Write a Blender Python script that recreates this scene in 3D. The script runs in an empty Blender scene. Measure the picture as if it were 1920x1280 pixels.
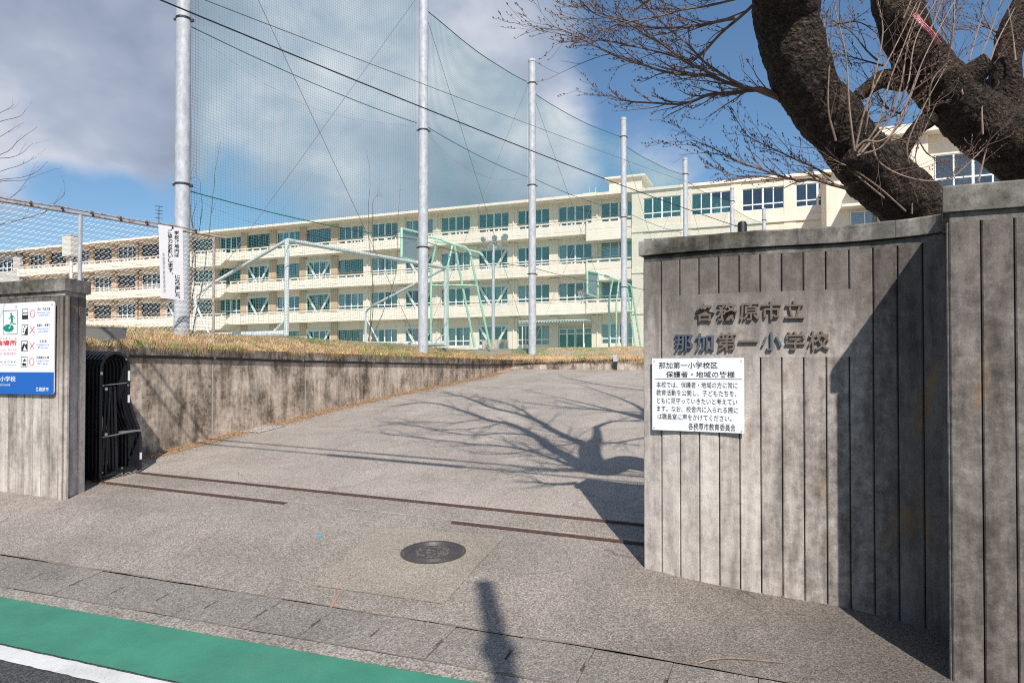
import bpy, math, random
from math import sin, cos, pi, radians
from mathutils import Vector, Matrix, noise

S = bpy.context.scene
COL = S.collection
random.seed(7)

# ------------------------------------------------------------------ camera
F, HZ, CX = 1280.0, 692.0, 960.0        # focal length and horizon in photo pixels
CH = 1.7                                 # eye height
cam_d = bpy.data.cameras.new('camera')
cam = bpy.data.objects.new('camera', cam_d)
COL.objects.link(cam)
PITCH = 0.8
cam.location = (0, 0, CH)
cam.rotation_euler = (radians(90 + PITCH), 0, 0)
cam_d.sensor_width = 36.0
cam_d.lens = 24.0
cam_d.shift_y = ((HZ - 640.0) - math.tan(radians(PITCH)) * F) / 1920.0
cam_d.clip_start = 0.05
cam_d.clip_end = 6000
S.camera = cam

# ------------------------------------------------------------------ light
SUN_EL = radians(44)
SUND = Vector((-0.124, 0.992, 0)).normalized() * cos(SUN_EL) + Vector((0, 0, -sin(SUN_EL)))
sd = bpy.data.lights.new('sun', 'SUN')
sd.energy = 5.0
sd.angle = radians(0.53)
sd.color = (1.0, 0.94, 0.86)
so = bpy.data.objects.new('sun', sd)
COL.objects.link(so)
so.rotation_euler = SUND.to_track_quat('-Z', 'Y').to_euler()
so.location = (0, -10, 20)

world = bpy.data.worlds.new('World')
S.world = world
world.use_nodes = True
wt = world.node_tree
wt.nodes.clear()


def N(nt, kind, **kw):
    n = nt.nodes.new(kind)
    for k, v in kw.items():
        if k == 'ins':
            for kk, vv in v.items():
                if isinstance(vv, bpy.types.NodeSocket):
                    nt.links.new(vv, n.inputs[kk])
                else:
                    n.inputs[kk].default_value = vv
        else:
            setattr(n, k, v)
    return n


def math_(nt, op, a, b=0.5, clamp=False):
    n = N(nt, 'ShaderNodeMath', operation=op, use_clamp=clamp, ins={0: a, 1: b})
    return n.outputs[0]


def ramp(nt, fac, stops, interp='LINEAR'):
    n = nt.nodes.new('ShaderNodeValToRGB')
    n.color_ramp.interpolation = interp
    e = n.color_ramp.elements
    while len(e) < len(stops):
        e.new(0.5)
    for el, (p, c) in zip(e, stops):
        el.position = p
        if not isinstance(c, (tuple, list)):
            c = (c, c, c)
        el.color = (*c[:3], 1)
    nt.links.new(fac, n.inputs[0])
    return n.outputs[0]


def mix(nt, fac, a, b, mode='MIX'):
    n = nt.nodes.new('ShaderNodeMix')
    n.data_type = 'RGBA'
    n.blend_type = mode
    for idx, v in ((0, fac), (6, a), (7, b)):
        if isinstance(v, bpy.types.NodeSocket):
            nt.links.new(v, n.inputs[idx])
        elif idx == 0:
            n.inputs[idx].default_value = v
        else:
            if not isinstance(v, (tuple, list)):
                v = (v, v, v)
            n.inputs[idx].default_value = (*v[:3], 1)
    return n.outputs[2]


sky = N(wt, 'ShaderNodeTexSky', sky_type='NISHITA', sun_disc=False, sun_elevation=SUN_EL,
        sun_rotation=pi - 0.124, altitude=0, air_density=1.0, dust_density=0.6, ozone_density=2.0)
tc = N(wt, 'ShaderNodeTexCoord')
SKY_K = 0.10


def pdir(px, py):
    return Vector(((px - CX) / F, 1.0, (HZ - py) / F)).normalized()


mp = N(wt, 'ShaderNodeMapping', ins={'Vector': tc.outputs['Generated'], 'Scale': (1.0, 1.0, 1.6)})
n1 = N(wt, 'ShaderNodeTexNoise', ins={'Vector': mp.outputs[0], 'Scale': 3.6, 'Detail': 10.0, 'Roughness': 0.56, 'Distortion': 0.3})
n2 = N(wt, 'ShaderNodeTexNoise', ins={'Vector': mp.outputs[0], 'Scale': 1.3, 'Detail': 5.0, 'Roughness': 0.55})
n2.inputs['Vector'].default_value = (3, 1, 7)
mp2 = N(wt, 'ShaderNodeMapping', ins={'Vector': tc.outputs['Generated'], 'Scale': (2.3, 2.3, 3.4), 'Location': (3.1, 1.7, 0.6)})
wt.links.new(mp2.outputs[0], n2.inputs['Vector'])
field = math_(wt, 'MULTIPLY', math_(wt, 'SUBTRACT', n1.outputs[0], 0.5), 3.6)


def blob(px, py, rdeg, amp):
    d = pdir(px, py)
    dn = N(wt, 'ShaderNodeVectorMath', operation='DOT_PRODUCT', ins={0: tc.outputs['Generated'], 1: d})
    mr = N(wt, 'ShaderNodeMapRange', interpolation_type='SMOOTHSTEP',
           ins={0: dn.outputs['Value'], 1: cos(radians(rdeg)), 2: 1.0, 3: 0.0, 4: amp})
    return mr.outputs[0]


for b in [(110, 60, 20, 0.75), (90, 235, 11, 1.3), (230, 235, 7, 0.9), (130, 420, 7, -2.6), (290, 370, 4, -0.8), (560, 60, 15, 0.45), (620, 300, 11, 0.6),
          (430, 232, 4.5, -0.75), (420, 390, 6, -0.6), (930, 100, 13, 0.75), (1060, 190, 8, 0.5), (820, 330, 12, 0.55), (60, 450, 5, 0.7),
          (790, 215, 6, -0.35), (1520, 120, 23, -1.1), (1800, 100, 22, -1.1), (1275, 270, 6, 1.3), (1220, 150, 8, -0.55), (1180, 20, 6, -0.4), (330, 430, 4, 0.3)]:
    field = math_(wt, 'ADD', field, blob(*b))
cmask = N(wt, 'ShaderNodeMapRange', interpolation_type='SMOOTHSTEP', ins={0: field, 1: -0.45, 2: 1.05, 3: 0.0, 4: 0.95}).outputs[0]
# thick parts of a cloud are greyer, the thin sunlit fringes whiter
fringe = N(wt, 'ShaderNodeMapRange', interpolation_type='SMOOTHSTEP', ins={0: field, 1: 0.1, 2: 1.7, 3: 0.14, 4: -0.05}).outputs[0]
shade = math_(wt, 'ADD', math_(wt, 'SUBTRACT', math_(wt, 'MULTIPLY', n2.outputs[0], 2.0), 0.5), math_(wt, 'SUBTRACT', fringe, 0.06))
shade = math_(wt, 'ADD', shade, blob(100, 245, 8, 0.42))
shade = math_(wt, 'ADD', shade, blob(650, 330, 12, 0.04))
shade = math_(wt, 'ADD', shade, blob(560, 40, 9, 0.10))
shade = math_(wt, 'ADD', shade, blob(200, 60, 13, -0.05))
shade = math_(wt, 'ADD', shade, blob(980, 120, 13, 0.12))
ccol = ramp(wt, shade, [(0.12, (0.25, 0.30, 0.41)), (0.5, (0.44, 0.50, 0.62)), (0.78, (0.78, 0.79, 0.85))])
skyc = mix(wt, 1.0, sky.outputs[0], (SKY_K * 0.92, SKY_K * 1.12, SKY_K * 1.22), 'MULTIPLY')
fin = mix(wt, cmask, skyc, ccol)
bg = N(wt, 'ShaderNodeBackground', ins={'Color': fin, 'Strength': 1.0})
wo = N(wt, 'ShaderNodeOutputWorld')
wt.links.new(bg.outputs[0], wo.inputs[0])

S.view_settings.view_transform = 'Standard'
S.view_settings.look = 'None'
S.view_settings.exposure = 0.0
S.view_settings.gamma = 1.0
S.view_settings.use_curve_mapping = False
S.cycles.max_bounces = 6
S.cycles.transparent_max_bounces = 16
S.cycles.use_denoising = False
S.cycles.filter_width = 1.1

# ------------------------------------------------------------------ frames
_n = math.hypot(0.9305, 0.3663)
U = Vector((0.9305 / _n, -0.3663 / _n, 0))     # along the street, to the right
V = Vector((0.3663 / _n, 0.9305 / _n, 0))      # into the school grounds


def P(t, s, z=0.0):
    return U * t + V * s + Vector((0, 0, z))


def ts(p):
    return p.dot(U), p.dot(V)


def lerp_tab(x, tab):
    if x <= tab[0][0]:
        return tab[0][1]
    for (a, za), (b, zb) in zip(tab, tab[1:]):
        if x <= b:
            k = (x - a) / (b - a)
            return za + (zb - za) * k
    return tab[-1][1]


BASE = [(-60, -0.30), (2.0, -0.11), (3.5, -0.075), (5.0, 0.045), (5.67, 0.09), (6.7, 0.17), (7.8, 0.31), (8.9, 0.47), (11.2, 0.75),
        (13.9, 1.0), (19.9, 1.44), (21.8, 1.64), (23, 1.68), (80, 1.72)]


def gz(t, s):
    z = lerp_tab(s, BASE)
    f = 1.0 if s < 7 else max(0.3, 1 - (s - 7) * 0.175)
    tt = max(-14, min(6, t))
    fr_ = max(0.0, min(1.0, (s - 3.6) / 1.6))
    z += (-0.02 * fr_ + 0.004 * (1 - fr_)) * (tt + 0.97) * f
    z += -0.06 * fr_ * max(0, min(3.5, tt + 0.97)) * max(0, f if s < 9 else 0)
    return z


def G(t, s, dz=0.0):
    return P(t, s, gz(t, s) + dz)


def ground_hit(px, py):
    d = Vector(((px - CX) / F, 1.0, (HZ - py) / F))
    lam = 2.0
    while lam < 60:
        p = Vector((0, 0, CH)) + d * lam
        t, s = ts(p)
        if p.z < gz(t, s):
            return p
        lam += 0.02
    return p


def at(px, py, Z):
    return Vector(((px - CX) / F * Z, Z, CH + (HZ - py) / F * Z))


def t_at(px, s):
    k = (px - CX) / F
    return (k * V.y * s - V.x * s) / (U.x - k * U.y)


# ------------------------------------------------------------------ materials
MATS = {}


def mat(name, color=(0.5, 0.5, 0.5), rough=0.6, metal=0.0, spec=0.5, build=None, coord='Object'):
    m = bpy.data.materials.new(name)
    m.use_nodes = True
    nt = m.node_tree
    b = nt.nodes['Principled BSDF']
    b.inputs['Base Color'].default_value = (*color, 1)
    b.inputs['Roughness'].default_value = rough
    b.inputs['Metallic'].default_value = metal
    b.inputs['Specular IOR Level'].default_value = spec
    if build:
        build(nt, b)
    MATS[name] = m
    return m


def pos(nt, scale=(1, 1, 1), loc=(0, 0, 0)):
    g = N(nt, 'ShaderNodeNewGeometry')
    m = N(nt, 'ShaderNodeMapping', ins={'Vector': g.outputs['Position'], 'Scale': scale, 'Location': loc})
    return m.outputs[0]


def noi(nt, vec, scale, detail=4.0, rough=0.55, dist=0.0):
    return N(nt, 'ShaderNodeTexNoise', ins={'Vector': vec, 'Scale': scale, 'Detail': detail, 'Roughness': rough, 'Distortion': dist}).outputs[0]


def setc(nt, b, c):
    nt.links.new(c, b.inputs['Base Color'])


def bump(nt, b, h, strength=0.4, dist=0.01):
    n = N(nt, 'ShaderNodeBump', ins={'Height': h, 'Strength': strength, 'Distance': dist})
    nt.links.new(n.outputs[0], b.inputs['Normal'])


def concrete(base, dark, light, streak=0.5, moss=0.0, rust=0.0, seed=0.0, darkcut=(0.42, 0.66), grime_shade=None, gain=1.0):
    def f(nt, b):
        p = pos(nt, loc=(seed, seed * 0.7, seed * 1.3))
        pv = pos(nt, (1, 1, 0.13), (seed, seed, 0))
        big = noi(nt, p, 1.7, 6, 0.6, 0.3)
        st = noi(nt, pv, 11.0, 7, 0.62)
        fine = noi(nt, p, 130.0, 3, 0.6)
        med = noi(nt, p, 14.0, 7, 0.68)
        oi = N(nt, 'ShaderNodeObjectInfo').outputs['Random']
        k = math_(nt, 'ADD', math_(nt, 'MULTIPLY', big, 1 - streak), math_(nt, 'MULTIPLY', st, streak))
        k = math_(nt, 'ADD', math_(nt, 'MULTIPLY', k, 0.7), math_(nt, 'MULTIPLY', med, 0.3))
        k = math_(nt, 'ADD', math_(nt, 'MULTIPLY', math_(nt, 'SUBTRACT', k, 0.5), gain), 0.5)
        k = math_(nt, 'ADD', k, math_(nt, 'MULTIPLY', math_(nt, 'SUBTRACT', oi, 0.5), 0.09))
        c = ramp(nt, k, [(0.36, dark), (0.5, base), (0.64, light)])
        d2 = ramp(nt, noi(nt, pos(nt, (1, 1, 0.2), (seed + 4, 2, 8)), 3.6, 8, 0.68, 0.3), [(darkcut[0], 1.0), (darkcut[1], 0.42)])
        c = mix(nt, 0.8, c, d2, 'MULTIPLY')
        c = mix(nt, 1.0, c, ramp(nt, fine, [(0.3, 0.80), (0.7, 1.17)]), 'MULTIPLY')
        if grime_shade:
            sp = N(nt, 'ShaderNodeSeparateXYZ', ins={0: pos(nt)})
            gz_ = N(nt, 'ShaderNodeMapRange', interpolation_type='SMOOTHSTEP', ins={0: math_(nt, 'ADD', sp.outputs[2], math_(nt, 'MULTIPLY', math_(nt, 'SUBTRACT', st, 0.5), 2.6)), 1: 1.35, 2: 2.45, 3: 0.0, 4: 0.9}).outputs[0]
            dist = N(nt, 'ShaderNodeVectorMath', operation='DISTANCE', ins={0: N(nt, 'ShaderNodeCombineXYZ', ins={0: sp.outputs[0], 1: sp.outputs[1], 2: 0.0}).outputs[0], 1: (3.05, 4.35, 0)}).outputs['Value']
            gc_ = N(nt, 'ShaderNodeMapRange', interpolation_type='SMOOTHSTEP', ins={0: math_(nt, 'ADD', dist, math_(nt, 'MULTIPLY', math_(nt, 'SUBTRACT', med, 0.5), 0.6)), 1: 1.35, 2: 0.5, 3: 0.0, 4: 0.95}).outputs[0]  # inner corner: dirt, plus the pillar's shadow deepened in the colour
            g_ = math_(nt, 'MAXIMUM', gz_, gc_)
            c = mix(nt, math_(nt, 'MULTIPLY', g_, grime_shade), c, mix(nt, 1.0, c, (0.27, 0.26, 0.26), 'MULTIPLY'))
        # pores
        vo = N(nt, 'ShaderNodeTexVoronoi', ins={'Vector': p, 'Scale': 26.0})
        pores = ramp(nt, vo.outputs['Distance'], [(0.05, 0.55), (0.11, 1.0)])
        c = mix(nt, 0.7, c, pores, 'MULTIPLY')
        if moss:
            mm = ramp(nt, noi(nt, p, 7.0, 6, 0.7), [(0.56, 0), (0.7, moss)])
            c = mix(nt, mm, c, (0.075, 0.085, 0.03))
        if rust:
            rr = ramp(nt, noi(nt, pos(nt, (1, 1, 0.45), (2.2, 3.1, 1)), 3.4, 6, 0.62, 0.6), [(0.63, 0), (0.72, rust)])
            c = mix(nt, rr, c, (0.27, 0.15, 0.05))
        setc(nt, b, c)
        hh = math_(nt, 'ADD', math_(nt, 'MULTIPLY', fine, 0.35), math_(nt, 'ADD', med, math_(nt, 'MULTIPLY', pores, 0.25)))
        bump(nt, b, hh, 0.55, 0.006)
        b.inputs['Roughness'].default_value = 0.9
        b.inputs['Specular IOR Level'].default_value = 0.25
    return f


mat('board_concrete', build=concrete((0.47, 0.415, 0.375), (0.25, 0.215, 0.19), (0.66, 0.60, 0.54), 0.7, rust=0.55, grime_shade=1.0, darkcut=(0.50, 0.76), gain=1.2))
mat('cap_concrete', build=concrete((0.20, 0.18, 0.16), (0.07, 0.062, 0.052), (0.38, 0.35, 0.32), 0.25, moss=0.7, seed=3.0, gain=1.5))
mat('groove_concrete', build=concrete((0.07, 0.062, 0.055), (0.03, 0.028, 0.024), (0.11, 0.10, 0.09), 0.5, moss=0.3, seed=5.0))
mat('retaining_concrete', build=concrete((0.46, 0.375, 0.30), (0.17, 0.13, 0.10), (0.68, 0.585, 0.49), 0.36, seed=9.0, darkcut=(0.46, 0.62), gain=1.6))
mat('left_concrete', build=concrete((0.40, 0.36, 0.31), (0.18, 0.155, 0.13), (0.60, 0.55, 0.49), 0.7, seed=14.0, darkcut=(0.48, 0.68), gain=1.9, grime_shade=0.7))


def mixvec2(nt, p, amt):
    w = N(nt, 'ShaderNodeTexNoise', ins={'Vector': p, 'Scale': 2.2, 'Detail': 6.0})
    return N(nt, 'ShaderNodeVectorMath', operation='MULTIPLY_ADD', ins={0: w.outputs['Color'], 1: (amt, amt, amt), 2: p}).outputs[0]


def ground_mat(c1, c2, c3, agg=95.0, blotch=0.25, contrast=1.0, dirt=None, darker_right=False, stains=False):
    def f(nt, b):
        p = pos(nt)
        v = N(nt, 'ShaderNodeTexVoronoi', ins={'Vector': p, 'Scale': agg})
        cellr = N(nt, 'ShaderNodeSeparateColor', ins={0: v.outputs['Color']}).outputs[0]
        c = ramp(nt, cellr, [(0.0, c1), (0.55, c2), (1.0, c3)])
        f2 = noi(nt, p, 60, 5, 0.7)
        c = mix(nt, 1.0, c, ramp(nt, f2, [(0.25, 1 - 0.35 * contrast), (0.75, 1 + 0.3 * contrast)]), 'MULTIPLY')
        v2 = N(nt, 'ShaderNodeTexVoronoi', ins={'Vector': p, 'Scale': agg * 0.33})
        dk = ramp(nt, v2.outputs['Distance'], [(0.07, 0.38), (0.16, 1.0)])
        sel = ramp(nt, N(nt, 'ShaderNodeSeparateColor', ins={0: v2.outputs['Color']}).outputs[1], [(0.45, 0.0), (0.55, 1.0)])
        c = mix(nt, math_(nt, 'MULTIPLY', sel, 0.85), c, mix(nt, 1.0, c, dk, 'MULTIPLY'))
        bl = noi(nt, p, 0.9, 7, 0.62, 0.4)
        c = mix(nt, 1.0, c, ramp(nt, bl, [(0.3, 1 - blotch), (0.7, 1 + blotch * 0.8)]), 'MULTIPLY')
        if stains:
            # tyre polish and old water runs lie along the slope, cracks cross it
            pr = N(nt, 'ShaderNodeMapping', vector_type='TEXTURE', ins={'Vector': p, 'Rotation': (0, 0, math.atan2(-0.3663, 0.9305)), 'Scale': (0.55, 2.4, 1.0)}).outputs[0]
            c = mix(nt, 1.0, c, ramp(nt, noi(nt, pr, 2.1, 8, 0.68, 0.4), [(0.34, 0.9), (0.5, 1.0), (0.66, 1.02)]), 'MULTIPLY')
            spots = ramp(nt, noi(nt, p, 9.0, 6, 0.7), [(0.66, 1.0), (0.76, 0.62)])
            c = mix(nt, 1.0, c, spots, 'MULTIPLY')
            wv = N(nt, 'ShaderNodeTexVoronoi', feature='DISTANCE_TO_EDGE', ins={'Vector': mixvec2(nt, p, 0.5), 'Scale': 0.55})
            cr = ramp(nt, wv.outputs['Distance'], [(0.0, 0.0), (0.004, 1.0)])
            gate_ = ramp(nt, noi(nt, p, 0.7, 3, 0.5), [(0.50, 0.0), (0.56, 1.0)])
            c = mix(nt, gate_, c, mix(nt, 1.0, c, mix(nt, 0.5, cr, 1.0), 'MULTIPLY'))
        if darker_right:
            # darker concrete towards the street on the right
            sp = N(nt, 'ShaderNodeSeparateXYZ', ins={0: p})
            q = math_(nt, 'ADD', math_(nt, 'MULTIPLY', sp.outputs[0], 0.55), math_(nt, 'MULTIPLY', sp.outputs[1], -0.25))
            q = math_(nt, 'ADD', q, math_(nt, 'MULTIPLY', noi(nt, p, 1.3, 6, 0.6), 0.4))
            c = mix(nt, 1.0, c, ramp(nt, math_(nt, 'ADD', math_(nt, 'MULTIPLY', q, 0.4), 0.55), [(0.22, 1.12), (0.66, 0.62)]), 'MULTIPLY')
        if dirt:
            dd = ramp(nt, noi(nt, p, 2.2, 8, 0.7, 0.5), [(0.5, 0), (0.8, 0.25)])
            c = mix(nt, dd, c, dirt)
        setc(nt, b, c)
        b.inputs['Roughness'].default_value = 0.92
        b.inputs['Specular IOR Level'].default_value = 0.25
        bump(nt, b, math_(nt, 'ADD', v.outputs['Distance'], f2), 0.6, 0.006)
    return f


mat('apron_concrete', build=ground_mat((0.15, 0.128, 0.112), (0.28, 0.243, 0.212), (0.44, 0.385, 0.34), 120, 0.22, 1.2, dirt=(0.21, 0.175, 0.14), darker_right=True, stains=True))
mat('ramp_concrete', build=ground_mat((0.235, 0.20, 0.172), (0.395, 0.347, 0.305), (0.53, 0.47, 0.42), 120, 0.2, 1.15, dirt=(0.30, 0.23, 0.19), stains=True))
mat('patch_concrete', build=ground_mat((0.20, 0.17, 0.136), (0.345, 0.296, 0.24), (0.475, 0.415, 0.345), 130, 0.16, 1.1))
mat('slab_concrete', build=ground_mat((0.145, 0.128, 0.114), (0.25, 0.225, 0.202), (0.365, 0.33, 0.30), 120, 0.22, 1.1))
mat('kerb_concrete', build=ground_mat((0.16, 0.14, 0.12), (0.29, 0.26, 0.23), (0.40, 0.36, 0.32), 80, 0.3))
mat('asphalt', build=ground_mat((0.035, 0.035, 0.037), (0.075, 0.074, 0.075), (0.14, 0.14, 0.14), 110, 0.2))
mat('earth', build=ground_mat((0.20, 0.15, 0.09), (0.30, 0.23, 0.14), (0.40, 0.31, 0.19), 30, 0.3))
mat('field_sand', build=ground_mat((0.30, 0.26, 0.20), (0.38, 0.33, 0.26), (0.44, 0.39, 0.31), 40, 0.15))


def paint(c, wear, under):
    def f(nt, b):
        p = pos(nt)
        k = noi(nt, p, 55, 6, 0.75)
        w = ramp(nt, math_(nt, 'ADD', math_(nt, 'MULTIPLY', k, 0.55), math_(nt, 'MULTIPLY', noi(nt, p, 1.6, 5, 0.6), 0.45)), [(0.545, 0), (0.64, wear)])
        cc = mix(nt, 1.0, c, ramp(nt, noi(nt, p, 2.5, 6, 0.65), [(0.3, 0.80), (0.7, 1.12)]), 'MULTIPLY')
        cc = mix(nt, w, cc, under)
        sc = noi(nt, pos(nt, (0.25, 9, 1)), 5.0, 5, 0.7)
        cc = mix(nt, ramp(nt, sc, [(0.63, 0), (0.70, wear * 0.6)]), cc, under)
        gr = ramp(nt, noi(nt, p, 150, 2, 0.6), [(0.60, 0), (0.70, 0.5)])
        cc = mix(nt, gr, cc, under)
        setc(nt, b, cc)
        b.inputs['Roughness'].default_value = 0.8
        bump(nt, b, noi(nt, p, 190, 3, 0.7), 0.5, 0.004)
    return f


mat('green_paint', build=paint((0.045, 0.235, 0.155), 0.5, (0.16, 0.21, 0.17)))
mat('white_paint', build=paint((0.68, 0.68, 0.66), 0.45, (0.3, 0.3, 0.29)))


def noisy(c, amt=0.15, scale=6.0, rough=0.6, metal=0.0, stretch=(1, 1, 1), bmp=0.0, second=None, cut=(0.5, 0.65), spec=0.4):
    def f(nt, b):
        p = pos(nt, stretch)
        k = noi(nt, p, scale, 6, 0.62)
        cc = mix(nt, 1.0, c, ramp(nt, k, [(0.3, 1 - amt), (0.7, 1 + amt)]), 'MULTIPLY')
        if second:
            cc = mix(nt, ramp(nt, noi(nt, p, scale * 1.9, 7, 0.68), [(cut[0], 0), (cut[1], 1)]), cc, second)
        setc(nt, b, cc)
        b.inputs['Roughness'].default_value = rough
        b.inputs['Metallic'].default_value = metal
        b.inputs['Specular IOR Level'].default_value = spec
        if bmp:
            bump(nt, b, k, bmp, 0.01)
    return f


mat('bark', build=None)


def bark(nt, b):
    p = pos(nt)
    k = noi(nt, pos(nt, (1, 1, 1)), 22, 8, 0.72, 0.8)
    v = N(nt, 'ShaderNodeTexVoronoi', ins={'Vector': mixvec(nt, p), 'Scale': 34.0})
    c = ramp(nt, k, [(0.28, (0.007, 0.005, 0.004)), (0.50, (0.042, 0.029, 0.022)), (0.76, (0.17, 0.12, 0.09))])
    c = mix(nt, 1.0, c, ramp(nt, v.outputs['Distance'], [(0.0, 0.45), (0.5, 1.35)]), 'MULTIPLY')
    lent = noi(nt, pos(nt, (1, 1, 5.0)), 7.0, 6, 0.7, 0.6)
    c = mix(nt, 1.0, c, ramp(nt, lent, [(0.35, 0.55), (0.52, 1.0), (0.68, 1.7)]), 'MULTIPLY')
    v3 = N(nt, 'ShaderNodeTexVoronoi', ins={'Vector': p, 'Scale': 60.0})
    fleck = math_(nt, 'MULTIPLY', ramp(nt, v3.outputs['Distance'], [(0.12, 1.0), (0.2, 0.0)]), ramp(nt, noi(nt, p, 4.0, 5, 0.7), [(0.5, 0.0), (0.62, 0.75)]))
    c = mix(nt, fleck, c, (0.20, 0.15, 0.055))
    lichen = ramp(nt, noi(nt, p, 5.5, 7, 0.72), [(0.56, 0), (0.70, 0.75)])
    c = mix(nt, math_(nt, 'MULTIPLY', lichen, 0.8), c, (0.09, 0.068, 0.016))
    setc(nt, b, c)
    b.inputs['Roughness'].default_value = 0.85
    b.inputs['Specular IOR Level'].default_value = 0.3
    bump(nt, b, math_(nt, 'ADD', k, math_(nt, 'MULTIPLY', v.outputs['Distance'], 0.8)), 1.0, 0.06)


def mixvec(nt, p):
    w = N(nt, 'ShaderNodeTexNoise', ins={'Vector': p, 'Scale': 9.0, 'Detail': 3.0})
    m = N(nt, 'ShaderNodeVectorMath', operation='MULTIPLY_ADD', ins={0: w.outputs['Color'], 1: (0.12, 0.12, 0.12), 2: p})
    return m.outputs[0]


bark(MATS['bark'].node_tree, MATS['bark'].node_tree.nodes['Principled BSDF'])
mat('twig', build=noisy((0.17, 0.105, 0.082), 0.45, 14, 0.7))
mat('pale_twig', build=noisy((0.30, 0.215, 0.165), 0.35, 14, 0.7))
mat('cream_wall', build=noisy((0.80, 0.70, 0.575), 0.06, 1.3, 0.85, stretch=(1, 1, 0.14), second=(0.62, 0.53, 0.42), cut=(0.56, 0.8)))
mat('cream_trim', build=noisy((0.82, 0.73, 0.62), 0.06, 1.6, 0.8, stretch=(1, 1, 0.2), second=(0.60, 0.51, 0.41), cut=(0.58, 0.82)))
mat('tan_column', build=noisy((0.55, 0.38, 0.25), 0.08, 0.6, 0.85))
mat('grey_wall', build=noisy((0.5, 0.47, 0.44), 0.08, 0.4, 0.85))
mat('window_white', (0.80, 0.83, 0.84), 0.4, 0.0)
mat('window_brown', (0.17, 0.12, 0.09), 0.5)
mat('interior', (0.16, 0.17, 0.175), 0.9)
mat('curtain', build=noisy((0.78, 0.80, 0.74), 0.10, 5, 0.9, stretch=(1, 1, 0.05)))
mat('brace_white', (0.66, 0.70, 0.68), 0.5)


def glass(nt, b):
    out = [n for n in nt.nodes if n.type == 'OUTPUT_MATERIAL'][0]
    gl = N(nt, 'ShaderNodeBsdfGlossy', ins={'Color': (0.85, 0.88, 0.90, 1), 'Roughness': 0.03})
    tr = N(nt, 'ShaderNodeBsdfTransparent', ins={'Color': (0.80, 0.85, 0.87, 1)})
    fr = N(nt, 'ShaderNodeFresnel', ins={'IOR': 1.5})
    k = math_(nt, 'ADD', fr.outputs[0], 0.05)
    mx = N(nt, 'ShaderNodeMixShader', ins={0: k, 1: tr.outputs[0], 2: gl.outputs[0]})
    nt.links.new(mx.outputs[0], out.inputs[0])


mat('glass', build=glass)


def glass_green(nt, b):
    b.inputs['Base Color'].default_value = (0.01, 0.06, 0.05, 1)
    b.inputs['Roughness'].default_value = 0.05


mat('green_glass', build=glass_green)
mat('galvanised', build=noisy((0.50, 0.52, 0.55), 0.22, 9, 0.62, 0.12, (1, 1, 0.5), second=(0.36, 0.39, 0.43), cut=(0.5, 0.72)))
mat('dark_steel', (0.05, 0.05, 0.05), 0.5, 0.6)
mat('rusty_steel', build=noisy((0.12, 0.06, 0.045), 0.35, 30, 0.8, bmp=0.3, second=(0.055, 0.042, 0.04), cut=(0.4, 0.6)))
mat('rusty_pipe', build=noisy((0.42, 0.38, 0.35), 0.15, 8, 0.6, 0.1, second=(0.22, 0.12, 0.085), cut=(0.48, 0.62)))
mat('fence_wire', build=noisy((0.72, 0.72, 0.69), 0.12, 10, 0.5, 0.0))
mat('net_green', (0.07, 0.37, 0.31), 0.7)
mat('rope_green', (0.015, 0.13, 0.10), 0.8)
mat('steel_wire', (0.14, 0.14, 0.15), 0.5, 0.4)
mat('cable_black', (0.012, 0.012, 0.014), 0.5)
mat('gate_black', build=noisy((0.016, 0.017, 0.022), 0.3, 8, 0.33, 0.0, second=(0.045, 0.045, 0.05), cut=(0.62, 0.8)))
mat('gate_steel', (0.36, 0.36, 0.37), 0.45, 0.6)
mat('goal_white', build=noisy((0.78, 0.79, 0.80), 0.06, 4, 0.4, second=(0.6, 0.6, 0.6), cut=(0.62, 0.75)))
mat('hoop_green', (0.52, 0.80, 0.60), 0.5)
mat('board_grey', (0.28, 0.33, 0.37), 0.5)
mat('ring_orange', (0.7, 0.16, 0.08), 0.5)
mat('sign_white', build=noisy((0.82, 0.83, 0.86), 0.03, 3, 0.45))
mat('banner_white', build=noisy((0.80, 0.79, 0.80), 0.03, 3, 0.6))
mat('print_black', (0.02, 0.02, 0.022), 0.6)
mat('print_grey', (0.35, 0.35, 0.38), 0.6)
mat('print_red', (0.72, 0.05, 0.06), 0.6)
mat('print_pink', (0.85, 0.45, 0.5), 0.6)
mat('print_blue', (0.10, 0.22, 0.62), 0.6)
mat('sign_blue', (0.012, 0.12, 0.47), 0.45)
mat('print_green', (0.0, 0.26, 0.16), 0.6)
mat('letter_bronze', build=noisy((0.16, 0.125, 0.10), 0.2, 30, 0.75))
mat('letter_blue', build=noisy((0.11, 0.13, 0.17), 0.2, 30, 0.55, 0.3))
mat('iron', build=noisy((0.105, 0.09, 0.092), 0.25, 18, 0.5, 0.5, bmp=0.3, second=(0.13, 0.11, 0.09), cut=(0.5, 0.7)))
mat('worn_iron', build=noisy((0.23, 0.20, 0.18), 0.3, 30, 0.5, 0.4, second=(0.08, 0.07, 0.06)))
mat('grey_box', build=noisy((0.17, 0.165, 0.16), 0.08, 4, 0.7))
mat('cabinet_cream', build=noisy((0.66, 0.64, 0.56), 0.06, 5, 0.6))
mat('dry_grass', build=noisy((0.66, 0.47, 0.27), 0.3, 3.0, 0.9, second=(0.48, 0.33, 0.19), cut=(0.52, 0.72)))
mat('green_grass', build=noisy((0.22, 0.30, 0.07), 0.3, 3.0, 0.9))
mat('leaf_brown', build=noisy((0.46, 0.28, 0.14), 0.4, 15, 0.9))
mat('pink_cord', build=noisy((0.55, 0.12, 0.16), 0.2, 40, 0.8, second=(0.8, 0.7, 0.7)))
mat('wood_pole', build=noisy((0.30, 0.29, 0.27), 0.1, 4, 0.9))
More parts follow.
